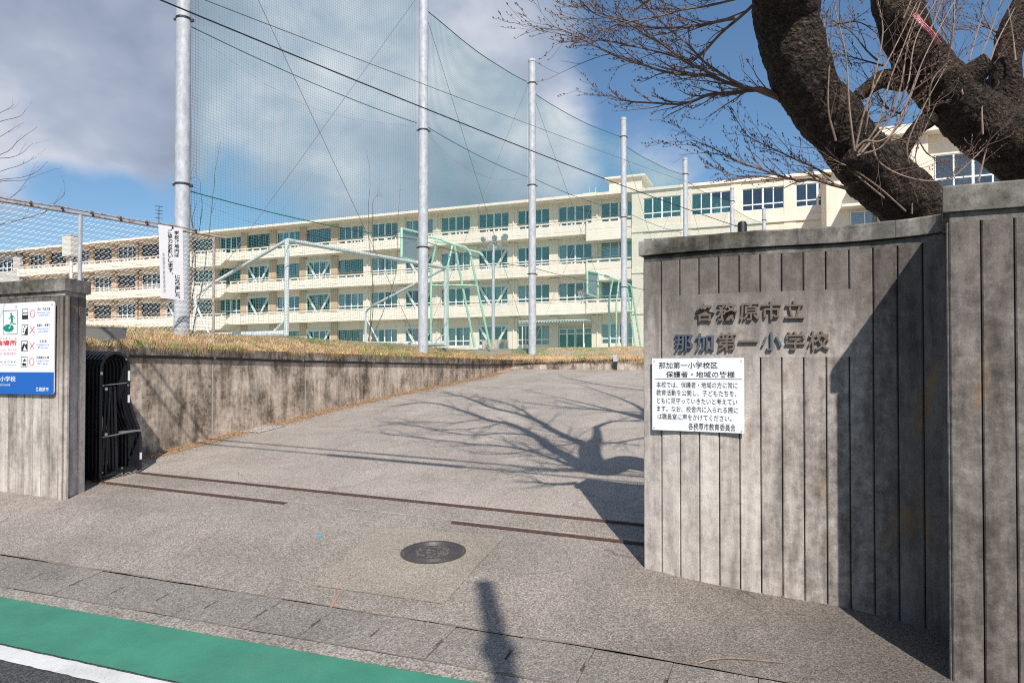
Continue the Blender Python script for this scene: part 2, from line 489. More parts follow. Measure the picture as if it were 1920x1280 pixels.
mat('joint_dark', build=noisy((0.12, 0.10, 0.08), 0.3, 12, 0.95))
mat('joint_soil', build=noisy((0.17, 0.14, 0.105), 0.35, 12, 0.95, second=(0.26, 0.225, 0.18)))
mat('paint_blue', (0.02, 0.42, 0.62), 0.7)
mat('paint_orange', (0.45, 0.22, 0.14), 0.8)
mat('channel_dirt', build=noisy((0.44, 0.32, 0.21), 0.25, 12, 0.9, bmp=0.3, second=(0.30, 0.20, 0.12), cut=(0.46, 0.62)))
mat('caulk', build=noisy((0.42, 0.38, 0.33), 0.12, 10, 0.9))


# ------------------------------------------------------------------ mesh helpers
class MB:
    def __init__(s):
        s.v = []
        s.f = []

    def quad(s, a, b, c, d):
        n = len(s.v)
        s.v += [Vector(a), Vector(b), Vector(c), Vector(d)]
        s.f.append((n, n + 1, n + 2, n + 3))

    def box(s, o, ax, ay, az):
        """box from a corner with three edge vectors"""
        o, ax, ay, az = Vector(o), Vector(ax), Vector(ay), Vector(az)
        n = len(s.v)
        s.v += [o, o + ax, o + ax + ay, o + ay, o + az, o + ax + az, o + ax + ay + az, o + ay + az]
        fs = [(0, 3, 2, 1), (4, 5, 6, 7), (0, 1, 5, 4), (1, 2, 6, 5), (2, 3, 7, 6), (3, 0, 4, 7)]
        if ax.cross(ay).dot(az) < 0:
            fs = [tuple(reversed(q)) for q in fs]
        s.f += [tuple(n + i for i in q) for q in fs]

    def cbox(s, c, sx, sy, sz, ax=None, ay=None):
        ax = Vector(ax) if ax is not None else Vector((1, 0, 0))
        ay = Vector(ay) if ay is not None else Vector((0, 1, 0))
        az = ax.cross(ay)
        s.box(Vector(c) - ax * sx / 2 - ay * sy / 2 - az * sz / 2, ax * sx, ay * sy, az * sz)

    def lbox(s, x0, x1, y0, y1, z0, z1):
        s.box((x0, y0, z0), (x1 - x0, 0, 0), (0, y1 - y0, 0), (0, 0, z1 - z0))

    def prism(s, lo, hi):
        n = len(s.v)
        m = len(lo)
        s.v += [Vector(p) for p in lo] + [Vector(p) for p in hi]
        s.f.append(tuple(n + i for i in reversed(range(m))))
        s.f.append(tuple(n + m + i for i in range(m)))
        for i in range(m):
            j = (i + 1) % m
            s.f.append((n + i, n + j, n + m + j, n + m + i))

    def tube(s, pts, radii, sides=6, cap=True, rough=0.0, rs=3.0):
        pts = [Vector(p) for p in pts]
        if not isinstance(radii, (list, tuple)):
            radii = [radii] * len(pts)
        n0 = len(s.v)
        up = None
        for i, p in enumerate(pts):
            if i == 0:
                d = pts[1] - pts[0]
            elif i == len(pts) - 1:
                d = pts[-1] - pts[-2]
            else:
                d = pts[i + 1] - pts[i - 1]
            if d.length < 1e-9:
                d = Vector((0, 0, 1))
            d.normalize()
            if up is None:
                up = Vector((0, 0, 1)) if abs(d.z) < 0.9 else Vector((1, 0, 0))
            x = up - d * up.dot(d)
            if x.length < 1e-6:
                x = d.orthogonal()
            x.normalize()
            up = x
            y = d.cross(x)
            for k in range(sides):
                a = 2 * pi * k / sides
                dirv = x * cos(a) + y * sin(a)
                r = radii[i]
                if rough:
                    q = p + dirv * r
                    r *= 1 + rough * (noise.noise(q * rs) + 0.5 * noise.noise(q * rs * 3.1) + 0.32 * noise.noise(q * rs * 8.0) + 0.2 * noise.noise(q * rs * 17.0))
                s.v.append(p + dirv * r)
        for i in range(len(pts) - 1):
            for k in range(sides):
                k2 = (k + 1) % sides
                s.f.append((n0 + i * sides + k, n0 + i * sides + k2, n0 + (i + 1) * sides + k2, n0 + (i + 1) * sides + k))
        if cap:
            s.f.append(tuple(n0 + k for k in reversed(range(sides))))
            e = n0 + (len(pts) - 1) * sides
            s.f.append(tuple(e + k for k in range(sides)))

    def cyl(s, a, b, r, sides=12):
        s.tube([a, b], [r, r], sides)

    def mesh(s, name, material, origin=(0, 0, 0), smooth=False):
        me = bpy.data.meshes.new(name)
        o = Vector(origin)
        me.from_pydata([tuple(p - o) for p in s.v], [], s.f)
        if material:
            me.materials.append(MATS[material] if isinstance(material, str) else material)
        if smooth:
            me.polygons.foreach_set('use_smooth', [True] * len(me.polygons))
            try:
                me.set_sharp_from_angle(angle=radians(40))
            except Exception:
                pass
        me.update()
        return me

    def build(s, name, material, parent=None, origin=None, smooth=False, kind=None, label=None):
        if origin is None:
            origin = parent['_o'] if parent is not None and '_o' in parent else (0, 0, 0)
        me = s.mesh(name, material, origin, smooth)
        return link(name, me, parent, None if parent is not None else origin, kind, label)


ROOT_O = {}


def link(name, me, parent=None, loc=None, kind=None, label=None):
    o = bpy.data.objects.new(name, me)
    COL.objects.link(o)
    if parent is not None:
        o.parent = parent
    if loc is not None:
        o.location = loc
    if kind:
        o['kind'] = kind
    if label:
        o['label'] = label
    return o


class Thing:
    """an Empty at a thing's base; parts are built in world space and moved under it"""

    def __init__(s, name, label, cat, origin=(0, 0, 0), group=None, rot=0.0):
        s.o = bpy.data.objects.new(name, None)
        COL.objects.link(s.o)
        s.o.empty_display_size = 0.2
        s.o.location = origin
        s.o.rotation_euler = (0, 0, rot)
        s.org = Vector(origin)
        s.rot = rot
        s.o['label'] = label
        s.o['category'] = cat
        if group:
            s.o['group'] = group

    def part(s, mb, name, material, smooth=False, kind=None, label=None, local=False, parent=None):
        me = mb.mesh(name, material, (0, 0, 0) if (local or s.rot) else s.org, smooth)
        return link(name, me, parent or s.o, None, kind, label)


def copy_tree(o, parent=None):
    c = o.copy()
    COL.objects.link(c)
    c.parent = parent
    for ch in o.children:
        copy_tree(ch, c)
    return c


def tag(o, label, cat, group=None, kind=None):
    o['label'] = label
    o['category'] = cat
    if group:
        o['group'] = group
    if kind:
        o['kind'] = kind
    return o


def structure(o, label=None):
    o['kind'] = 'structure'
    if label:
        o['label'] = label
    return o


_text_cache = {}


def text_mesh(body, bold=0.0, extrude=0.0, spacing=1.0, align='LEFT'):
    """outline of the lettering as (verts, faces), in em units"""
    key = (body, bold, extrude, spacing, align)
    if key in _text_cache:
        return _text_cache[key]
    c = bpy.data.curves.new('lettering', 'FONT')
    c.body = body
    c.offset = bold
    c.extrude = extrude
    c.resolution_u = 2
    c.space_line = spacing
    c.align_x = align
    o = bpy.data.objects.new('lettering', c)
    COL.objects.link(o)
    dg = bpy.context.evaluated_depsgraph_get()
    m = bpy.data.meshes.new_from_object(o.evaluated_get(dg))
    vs = [v.co.copy() for v in m.vertices]
    fs = [tuple(p.vertices) for p in m.polygons]
    bpy.data.objects.remove(o)
    bpy.data.curves.remove(c)
    bpy.data.meshes.remove(m)
    _text_cache[key] = (vs, fs)
    return vs, fs


def text_into(mb, body, box, fn, bold=0.0, keep=False, spacing=1.0):
    """fits the lettering into box (x0,y0,x1,y1) of a flat sheet; fn maps (x,y) to the world"""
    vs, fs = text_mesh(body, bold, 0.0, spacing)
    if not vs:
        return
    xs = [v.x for v in vs]
    ys = [v.y for v in vs]
    w, h = max(xs) - min(xs), max(ys) - min(ys)
    sx = (box[2] - box[0]) / w
    sy = (box[3] - box[1]) / h
    n = len(mb.v)
    for v in vs:
        mb.v.append(fn(box[0] + (v.x - min(xs)) * sx, box[1] + (v.y - min(ys)) * sy))
    mb.f += [tuple(n + i for i in f) for f in fs]


# ------------------------------------------------------------------ ground, road, ramp
def sheet(ts_, ss_, fz, name, material, kind='structure'):
    mb = MB()
    nt_, ns_ = len(ts_), len(ss_)
    for s_ in ss_:
        for t_ in ts_:
            mb.v.append(P(t_, s_, fz(t_, s_)))
    for j in range(ns_ - 1):
        for i in range(nt_ - 1):
            a = j * nt_ + i
            mb.f.append((a, a + 1, a + nt_ + 1, a + nt_))
    o = mb.build(name, material, None, (0, 0, 0), smooth=True)
    structure(o)
    return o


def rng(a, b, step):
    n = max(1, int(round((b - a) / step)))
    return [a + (b - a) * i / n for i in range(n + 1)]


big = MB()
big.quad((-1500, -1500, -1.2), (1500, -1500, -1.2), (1500, 1500, -1.2), (-1500, 1500, -1.2))
structure(big.build('ground', 'field_sand'))
TS = [-60, -40, -25] + rng(-16, 8, 0.5) + [14, 25, 60]
sheet(TS, [-60, -20, -6] + rng(0, 3.55, 0.5), gz, 'road', 'asphalt')


def paint_band(s0, s1, name, material, seed):
    mb = MB()
    cols = [-60, -30, -16] + rng(-12, 4, 0.04) + [10, 30, 60]
    for t_ in cols:
        j0 = 0.007 * noise.noise(Vector((t_ * 9, seed, 0))) + 0.004 * noise.noise(Vector((t_ * 31, seed, 4)))
        j1 = 0.007 * noise.noise(Vector((t_ * 9, seed + 7, 0))) + 0.004 * noise.noise(Vector((t_ * 31, seed, 9)))
        a, b = s0 + j0, s1 + j1
        for q in (a, a * 0.6 + b * 0.4, b):
            mb.v.append(P(t_, q, gz(t_, q) + 0.005))
    for i_ in range(len(cols) - 1):
        for k_ in range(2):
            a = i_ * 3 + k_
            mb.f.append((a, a + 3, a + 4, a + 1))
    structure(mb.build(name, material, None, (0, 0, 0), smooth=True))


paint_band(2.965, 3.54, 'green_lane', 'green_paint', 1.0)
paint_band(2.805, 2.947, 'white_line', 'white_paint', 5.0)
sheet(TS, [3.44, 3.675], lambda t, s: gz(t, s) + (0.002 if s > 3.5 else -0.03), 'kerb_strip', 'kerb_concrete')
sheet(TS, [3.60, 4.25], lambda t, s: gz(t, s) - 0.035, 'gutter_bed', 'joint_dark')
ap = sheet(TS, [4.145] + rng(4.25, 6.7, 0.25), gz, 'pavement', 'apron_concrete')
gut = bpy.data.objects.new('gutter', None)
COL.objects.link(gut)
structure(gut)
tt = -12.0
while tt < 4.0:
    mb = MB()
    w = 0.475
    j = random.uniform(-0.003, 0.003)
    a, b = tt + 0.0022, tt + w - 0.0022
    s0, s1 = 3.69, 4.13
    lo = [G(a, s0, -0.03), G(b, s0, -0.03), G(b, s1, -0.03), G(a, s1, -0.03)]
    # small hand slot cut into the right edge of every slab
    m_ = 0.14
    sm = (s0 + s1) / 2
    top = [(a, s0), (b, s0), (b, sm - m_ / 2), (b - 0.018, sm - m_ / 2 + 0.01), (b - 0.018, sm + m_ / 2 - 0.01), (b, sm + m_ / 2), (b, s1), (a, s1)]
    mb.prism([G(x, y, -0.03) for x, y in top], [G(x, y, 0.0 + j) for x, y in top])
    o = mb.build('slab', 'slab_concrete', gut, (0, 0, 0))
    tt += w
sheet(rng(-16, 8, 0.5) + [14, 25, 40], [6.70] + rng(7, 24, 0.5), gz, 'ramp', 'ramp_concrete')

# patch of newer concrete round the manhole cover, and small paint marks
def decal(pix, dz, name, material, label, cat, kind=None):
    mb = MB()
    pts = [ground_hit(*q) for q in pix]
    n = len(mb.v)
    for p in pts:
        t_, s_ = ts(p)
        mb.v.append(P(t_, s_, gz(t_, s_) + dz))
    mb.f.append(tuple(range(len(pts))))
    o = mb.build(name, material, None, (0, 0, 0))
    if kind == 'structure':
        structure(o)
    else:
        tag(o, label, cat)
    return o


mb = MB()
c4 = [ts(ground_hit(*q)) for q in [(588, 1096), (833, 1131), (948, 1004), (713, 988)]]
nn = 8
for j in range(nn + 1):
    for i in range(nn + 1):
        a, b = i / nn, j / nn
        t_ = (c4[0][0] * (1 - a) + c4[1][0] * a) * (1 - b) + (c4[3][0] * (1 - a) + c4[2][0] * a) * b
        s_ = (c4[0][1] * (1 - a) + c4[1][1] * a) * (1 - b) + (c4[3][1] * (1 - a) + c4[2][1] * a) * b
        mb.v.append(P(t_, s_, gz(t_, s_) + 0.004))
for j in range(nn):
    for i in range(nn):
        a = j * (nn + 1) + i
        mb.f.append((a, a + 1, a + nn + 2, a + nn + 1))
structure(mb.build('pavement_patch', 'patch_concrete', None, (0, 0, 0)))

# weathered joints: uneven dirt-filled strips
def ground_strip(path_ts, w, name, material, dz=0.003, jitter=0.5, step=0.08, label=None, cat=None):
    mb = MB()
    pts = []
    for (t0, s0), (t1, s1) in zip(path_ts, path_ts[1:]):
        L = math.hypot(t1 - t0, s1 - s0)
        k = max(1, int(L / step))
        for i in range(k):
            pts.append((t0 + (t1 - t0) * i / k, s0 + (s1 - s0) * i / k))
    pts.append(path_ts[-1])
    prev = None
    for i, (t_, s_) in enumerate(pts):
        q = pts[min(i + 1, len(pts) - 1)]
        r = pts[max(i - 1, 0)]
        d = Vector((q[0] - r[0], q[1] - r[1]))
        d.normalize()
        nx, ny = -d.y, d.x
        ww = w * (1 + jitter * 1.6 * noise.noise(Vector((t_ * 5, s_ * 5, 1.7)))) / 2
        off = w * jitter * 1.2 * noise.noise(Vector((t_ * 2, s_ * 2, 8.1)))
        a = (t_ + nx * (ww + off), s_ + ny * (ww + off))
        b = (t_ - nx * (ww - off), s_ - ny * (ww - off))
        cur = (P(a[0], a[1], gz(*a) + dz), P(b[0], b[1], gz(*b) + dz))
        if prev:
            mb.quad(prev[1], cur[1], cur[0], prev[0])
        prev = cur
    o = mb.build(name, material, None, (0, 0, 0))
    if label:
        tag(o, label, cat)
    else:
        structure(o)
    return o


ground_strip([(-12, 4.14), (4, 4.14)], 0.014, 'pavement_joint', 'joint_soil', 0.003, 1.0)
ground_strip([(-12, 3.68), (4, 3.68)], 0.010, 'kerb_joint', 'joint_soil', 0.004, 0.8)

# ------------------------------------------------------------------ terrace, field
WT, WS = -8.82, 22.3                     # lines of the retaining wall in street coordinates


def tz(t, s):
    d = max(WT - t, s - WS) if (t < WT or s > WS) else 0
    if t < WT and s > WS:
        d = max(WT - t, s - WS)
    elif t < WT:
        d = WT - t
    else:
        d = s - WS
    d = max(0, d)
    k = min(1, d / 3.6)
    k = k * k * (3 - 2 * k)
    z = 2.08 + 0.46 * k
    z += 0.05 * noise.noise(Vector((t * 0.8, s * 0.8, 0))) * min(1, d)
    if s > 40:
        z += min(0.4, (s - 40) * 0.018)
    return z


sheet([-60, -45, -30, -22, -18] + rng(-16, WT, 0.4), [5.9] + rng(6.5, WS, 0.5), tz, 'terrace_bank', 'earth')
sheet([-60, -45, -30, -22] + rng(-16, 14, 0.6) + [20, 30, 45], rng(WS, 30, 0.5) + [33, 37, 41, 48, 56, 64, 90], tz, 'school_yard', 'field_sand')

sheet([WT + 0.004, WT + 0.14, WT + 0.28], rng(6.75, WS, 0.5), lambda t, s: gz(t, s) + 0.005, 'drain_channel', 'channel_dirt')
# retaining wall
rw = Thing('retaining_wall', 'stained concrete retaining wall holding up the grassy bank beside the ramp', 'wall', P(WT, 8, 0.3))
seams = [5.9]
x0 = -8.82
for px in (399, 565, 698):
    pass


def s_at(px, t):
    k = (px - CX) / F
    return (k * U.y * t - U.x * t) / (V.x - k * V.y)


s1, s2, s3 = s_at(399, WT), s_at(565, WT), s_at(698, WT)
dd = (s3 - s1) / 2
seq = [s1 + dd * i for i in range(-1, 7)]
seq = [5.9] + [q for q in seq if 6.4 < q < WS - 0.3] + [WS]
for a, b in zip(seq, seq[1:]):
    mb = MB()
    p0, p1 = a + 0.008, b - 0.008
    zb0, zb1 = gz(WT, a) - 0.3, gz(WT, b) - 0.3
    ch = 0.02
    lo, hi = [], []
    prof = [(WT + 0.0, p0 + ch), (WT + 0.0, p1 - ch), (WT - ch, p1), (WT - 0.3, p1), (WT - 0.3, p0), (WT - ch, p0)]
    for t_, s_ in prof:
        zb = zb0 + (zb1 - zb0) * (s_ - a) / (b - a)
        lo.append(P(t_, s_, zb))
        hi.append(P(t_, s_, 2.08 + 0.01 * (int(a * 7) % 3)))
    mb.prism(lo, hi)
    rw.part(mb, 'panel', 'retaining_concrete')
    mb = MB()
    mb.box(P(WT - 0.2, b - 0.011, zb1), U * 0.203, V * 0.022, Vector((0, 0, 2.04 - zb1)))
    rw.part(mb, 'joint_filler', 'caulk')
fb = [WT] + [WT + 3.1 * i for i in range(1, 8)]
for a, b in zip(fb, fb[1:]):
    mb = MB()
    mb.box(P(a + 0.006, WS, 1.2), U * (b - a - 0.012), V * 0.3, Vector((0, 0, 0.88)))
    rw.part(mb, 'panel', 'retaining_concrete')

# dark pipe strapped along the wall
path = []
for px, dy in ((150, 24), (235, 25), (399, 20.4), (565, 14.7), (698, 12), (894, 7.8)):
    s_ = s_at(px, WT)
    p = P(WT + 0.03, s_)
    path.append(P(WT + 0.03, s_, CH + dy * p.y / F))
path.append(P(WT + 0.03, WS - 0.06, 1.86))
for px, dy in ((1000, 12), (1100, 15), (1200, 18)):
    t_ = t_at(px, WS - 0.03)
    p = P(t_, WS - 0.03)
    path.append(P(t_, WS - 0.03, CH + dy * p.y / F))
path.append(P(5, WS - 0.03, 2.12))
cp = Thing('conduit_pipe', 'thin black pipe running along the upper face of the stained retaining wall', 'pipe', path[0])
mb = MB()
mb.tube(path, 0.022, 8)
cp.part(mb, 'pipe', 'cable_black', smooth=True)
for i in range(1, len(path) - 1):
    mb = MB()
    d = (path[i + 1] - path[i - 1]).normalized()
    mb.cyl(path[i] - d * 0.02, path[i] + d * 0.02, 0.024, 8)
    cp.part(mb, 'clamp', 'grey_box')
pb = path[-3]
mb = MB()
tb = t_at(1155, WS - 0.1)
cc = P(tb, WS - 0.1)
jb = Thing('junction_box', 'small grey junction box on a short post at the top of the ramp', 'box', P(tb, WS - 0.1, 1.65))
mb.box(P(tb - 0.07, WS - 0.2, 1.95), U * 0.14, V * 0.1, Vector((0, 0, 0.22)))
jb.part(mb, 'housing', 'galvanised')
mb = MB()
mb.box(P(tb - 0.05, WS - 0.17, 1.60), U * 0.09, V * 0.06, Vector((0, 0, 0.34)))
jb.part(mb, 'post', 'dark_steel')

# ------------------------------------------------------------------ curved gate wall on the right
ZT = 2.75
raw = []
for px, py in ((1204, 450), (1317, 439), (1434, 430.5), (1567, 422.6), (1669, 413), (1747, 403)):
    Z = (ZT - CH) * F / (HZ - py)
    raw.append(Vector(((px - CX) / F * Z, Z, 0)))
raw += [Vector((2.885, 4.5, 0)), Vector((2.87, 4.33, 0))]


def catmull(pts, n=16):
    out = []
    q = [pts[0] * 2 - pts[1]] + pts + [pts[-1] * 2 - pts[-2]]
    for i in range(1, len(q) - 2):
        p0, p1, p2, p3 = q[i - 1], q[i], q[i + 1], q[i + 2]
        for k in range(n):
            t = k / n
            out.append(0.5 * ((2 * p1) + (p2 - p0) * t + (2 * p0 - 5 * p1 + 4 * p2 - p3) * t * t + (3 * p1 - p0 - 3 * p2 + p3) * t ** 3))
    out.append(pts[-1])
    return out


CUR = catmull(raw)
ARC = [0.0]
for a, b in zip(CUR, CUR[1:]):
    ARC.append(ARC[-1] + (b - a).length)
ALEN = ARC[-1]


def wp(a):
    """point and outward normal (to the street side) at arc length a"""
    a_ = max(0.0, min(ALEN - 1e-6, a))
    lo = 0
    while ARC[lo + 1] < a_:
        lo += 1
    k = (a_ - ARC[lo]) / max(1e-9, ARC[lo + 1] - ARC[lo])
    p = CUR[lo].lerp(CUR[lo + 1], k)
    i0, i1 = max(0, lo - 3), min(len(CUR) - 1, lo + 4)
    d = (CUR[i1] - CUR[i0]).normalized()
    if a != a_:
        p = p + d * (a - a_)
    n = Vector((d.y, -d.x, 0))
    return p, d, n


def arc_at(px):
    best, ba = 1e9, 0
    for i in range(0, 600):
        a = ALEN * i / 600
        p, _, _ = wp(a)
        x = CX + p.x / p.y * F
        if abs(x - px) < best:
            best, ba = abs(x - px), a
    return ba


gw = Thing('gate_wall', 'curved concrete school name wall with vertical board grooves right of the gate opening', 'wall', (CUR[0].x, CUR[0].y, 0.0))


def wall_pt(a, off, z):
    p, d, n = wp(a)
    return Vector((p.x + n.x * off, p.y + n.y * off, z))


def gzp(p):
    return gz(*ts(p))


PW = 0.152
edges = []
a = 0.0
while a < ALEN - 0.03:
    edges.append(a)
    a += PW
edges.append(ALEN)
OFF = -0.020                  # face of the planks behind the coping edge


def plank(thing, a0, a1, z0, z1, pt, off=OFF, th=0.03, gap=0.0042, name='panel', mtl='board_concrete', segs=1, cg=True):
    mb = MB()
    ch = 0.006
    xs = [(a0 + gap, off - ch), (a0 + gap + ch, off)]
    for i in range(1, segs):
        xs.append((a0 + (a1 - a0) * i / segs, off))
    xs += [(a1 - gap - ch, off), (a1 - gap, off - ch), (a1 - gap, off - th), (a0 + gap, off - th)]
    lo = []
    hi = []
    for x, o_ in xs:
        zb = z0 if z0 is not None else gzp(pt(x, o_, 0)) - 0.08
        lo.append(pt(x, o_, zb))
        hi.append(pt(x, o_, z1))
    mb.prism(lo, hi)
    return thing.part(mb, name, mtl)


NA0, NA1 = 1, 11            # planks 1..10 are cut by the smooth name panel
LZ0, LZ1 = 1.79, 2.285
for i, (a0, a1) in enumerate(zip(edges, edges[1:])):
    if NA0 <= i < NA1:
        plank(gw, a0, a1, LZ1, 2.57, wall_pt)
        plank(gw, a0, a1, None, LZ0, wall_pt)
    else:
        plank(gw, a0, a1, None, 2.57, wall_pt)
plank(gw, edges[NA0], edges[NA1], LZ0, LZ1, wall_pt, gap=0.004, name='name_panel', segs=20)


def ribbon(thing, a0, a1, n, off_f, off_b, z0, z1, pt, name, mtl, wob=0.0):
    mb = MB()
    rows = []
    for i in range(n + 1):
        a = a0 + (a1 - a0) * i / n
        w = wob * noise.noise(Vector((a * 6, z1 * 3, 2.0)))
        zb = z0 if z0 is not None else gzp(pt(a, off_f, 0)) - 0.1
        rows.append([pt(a, off_f + w, zb), pt(a, off_f + w, z1 - 0.012), pt(a, off_f - 0.012 + w, z1 + w), pt(a, off_b, z1 + w), pt(a, off_b, zb)])
    m = len(rows[0])
    for r in rows:
        mb.v += r
    for i in range(n):
        for k in range(m):
            k2 = (k + 1) % m
            mb.f.append((i * m + k, (i + 1) * m + k, (i + 1) * m + k2, i * m + k2))
    mb.f.append(tuple(range(m)))
    mb.f.append(tuple(n * m + k for k in reversed(range(m))))
    return thing.part(mb, name, mtl)


ribbon(gw, 0.004, ALEN, 24, OFF - 0.022, -0.30, None, 2.56, wall_pt, 'wall_core', 'groove_concrete')
ribbon(gw, 0.006, ALEN, 24, OFF - 0.009, -0.29, 2.572, 2.625, wall_pt, 'frieze', 'cap_concrete')
ca = [-0.03] + [ALEN * k for k in (0.23, 0.5, 0.77)] + [ALEN - 0.04]
for a0, a1 in zip(ca, ca[1:]):
    ribbon(gw, a0 + 0.001, a1 - 0.001, 10, 0.0, -0.36, 2.627, ZT, wall_pt, 'coping', 'cap_concrete', 0.006)


# raised characters
def raised(thing, ch, pxc, zb, size, mtl, depth=0.018):
    vs, fs = text_mesh(ch, 0.012, depth / size)
    xs = [v.x for v in vs]
    cx_ = (max(xs) + min(xs)) / 2
    ac = arc_at(pxc)
    mb = MB()
    for v in vs:
        x = (v.x - cx_) * size
        y = v.y * size
        p = wall_pt(ac + x, OFF + (v.z * size) + depth * 0.5 + 0.001, zb + y)
        mb.v.append(p)
    mb.f = [tuple(f) for f in fs]
    return thing.part(mb, 'character', mtl)


for ch, px in zip('各務原市立', (1322, 1363, 1405, 1447, 1490)):
    raised(gw, ch, px, 2.085, 0.148, 'letter_bronze')
for i, (ch, px) in enumerate(zip('那加第一小学校', (1282, 1321, 1362, 1403, 1447, 1491, 1536))):
    raised(gw, ch, px, 1.855, 0.148, 'letter_blue' if i in (0, 1, 4) else 'letter_bronze')

# ------------------------------------------------------------------ notice board on that wall
pL, pR = wall_pt(arc_at(1224), 0, 0), wall_pt(arc_at(1396), 0, 0)
bdir = (pR - pL)
BW = bdir.length
bdir.normalize()
bn = Vector((bdir.y, -bdir.x, 0))
BO = pL + bn * 0.022
BO.z = 1.215
BH = 0.572
nb = Thing('notice_board', 'white printed notice board with black Japanese text screwed under the raised school name', 'notice board', BO)
mb = MB()
mb.box(BO + bn * 0.0, bdir * BW, -bn * 0.004, Vector((0, 0, BH)))
nb.part(mb, 'board', 'sign_white')
nbo = BO + bn * 0.0015


def nbf(x, y):      # crop pixels of the close view to the board
    return nbo + bdir * ((x - 157) / 786.0 * BW) + Vector((0, 0, (1195 - y) / 597.0 * BH))


def nb_text(body, x0, y0, x1, y1, bold=0.008):
    mb = MB()
    text_into(mb, body, (x0, -y1, x1, -y0), lambda x, y: nbf(x, -y), bold)
    nb.part(mb, 'text_line', 'print_black', kind='stuff')


nb_text('那加第一小学校区', 218, 630, 726, 684, 0.012)
nb_text('保護者・地域の皆様', 281, 705, 868, 757, 0.012)
mb = MB()
mb.quad(nbf(182, 770), nbf(926, 770), nbf(926, 766), nbf(182, 766))
nb.part(mb, 'rule', 'print_black')
for i, (ln, x0, x1) in enumerate([('本校では、保護者・地域の方に常に', 195, 890), ('教育活動を公開し、子どもたちを、', 195, 880),
                                  ('ともに見守っていきたいと考えてい', 200, 886), ('ます。なお、校舎内に入られる際に', 200, 893),
                                  ('は職員室に声をかけてください。', 205, 840)]):
    nb_text(ln, x0, 792 + i * 66, x1, 842 + i * 66, 0.004)
nb_text('各務原市教育委員会', 476, 1125, 872, 1182, 0.006)
for x, y in ((178, 620), (562, 618), (922, 620), (176, 1172), (532, 1185), (922, 1178)):
    mb = MB()
    c = nbf(x, y)
    mb.cyl(c - bn * 0.001, c + bn * 0.004, 0.0055, 8)
    nb.part(mb, 'screw', 'galvanised')

# ------------------------------------------------------------------ pillar wall at the right edge
PP = Vector(((1782 - CX) / F * 3.90, 3.90, 0))
CB = Vector((2.95, 4.56, 0))
rp = Thing('gate_pillar', 'tall concrete pillar wall with coping at the right edge nearest the street', 'wall', (PP.x, PP.y, 0))


def pil_pt(a, off, z):
    p = PP + U * a - V * off
    q = PP + U * a + V * (-off)
    return Vector((q.x, q.y, z))


k = 0
a = 0.0
while a < 3.3:
    w = 0.158
    plank(rp, a, a + w, None, 2.545, pil_pt, off=-0.018)
    a += w
L = a


def poly_prism(thing, pts, z0, z1, name, mtl, off=0.0):
    mb = MB()
    mb.prism([Vector((p.x, p.y, z0)) for p in pts], [Vector((p.x, p.y, z1)) for p in pts])
    return thing.part(mb, name, mtl)


sd_ = (CB - PP).normalized()
sn = Vector((-sd_.y, sd_.x, 0))          # to the left of the side face
core = [PP + V * 0.05, PP + U * L + V * 0.05, PP + U * L + V * 0.75, CB + V * 0.1]
poly_prism(rp, core, -0.4, 2.54, 'wall_core', 'groove_concrete')
fr = [PP + V * 0.028 + U * 0.008, PP + U * L + V * 0.028, PP + U * L + V * 0.76, CB + V * 0.12]
poly_prism(rp, fr, 2.547, 2.60, 'frieze', 'cap_concrete')
# left side planks
def side_pt(a, off, z):
    q = PP + V * 0.026 + sd_ * a + sn * off
    return Vector((q.x, q.y, z))


for i in range(4):
    plank(rp, i * 0.18 + 0.002, (i + 1) * 0.18, None, 2.545, side_pt, off=0.012, th=0.02)
capo = [PP - U * 0.03, PP + U * L, PP + U * L + V * 0.8, CB + V * 0.15 - U * 0.03]
mb = MB()
lo = [Vector((p.x, p.y, 2.602)) for p in capo]
hi = [Vector((p.x, p.y, 2.742)) for p in capo]
ins = [p + (Vector((2.6, 4.3, 0)) - p).normalized() * 0.012 for p in capo]
n0 = len(mb.v)
mb.v += lo + hi + [Vector((p.x, p.y, 2.754)) for p in ins]
mb.f += [(3, 2, 1, 0), (8, 9, 10, 11)]
for i in range(4):
    j = (i + 1) % 4
    mb.f += [(i, j, 4 + j, 4 + i), (4 + i, 4 + j, 8 + j, 8 + i)]
rp.part(mb, 'coping', 'cap_concrete')

# ------------------------------------------------------------------ left gate pillar wall
Z1 = (ZT - CH) * F / (HZ - 520)
LP = Vector(((121 - CX) / F * Z1, Z1, 0))
lw = Thing('gate_pillar', 'concrete gate pillar and wall at the left edge carrying the evacuation sign', 'wall', (LP.x, LP.y, 0.1))


def lw_front(a, off, z):              # a runs to the left
    q = LP - U * a - V * off
    return Vector((q.x, q.y, z))


JD = Vector((0.06, 0.99, 0)).normalized()
JN = Vector((JD.y, -JD.x, 0))


def lw_jamb(a, off, z):
    q = LP + JD * a + JN * off
    return Vector((q.x, q.y, z))


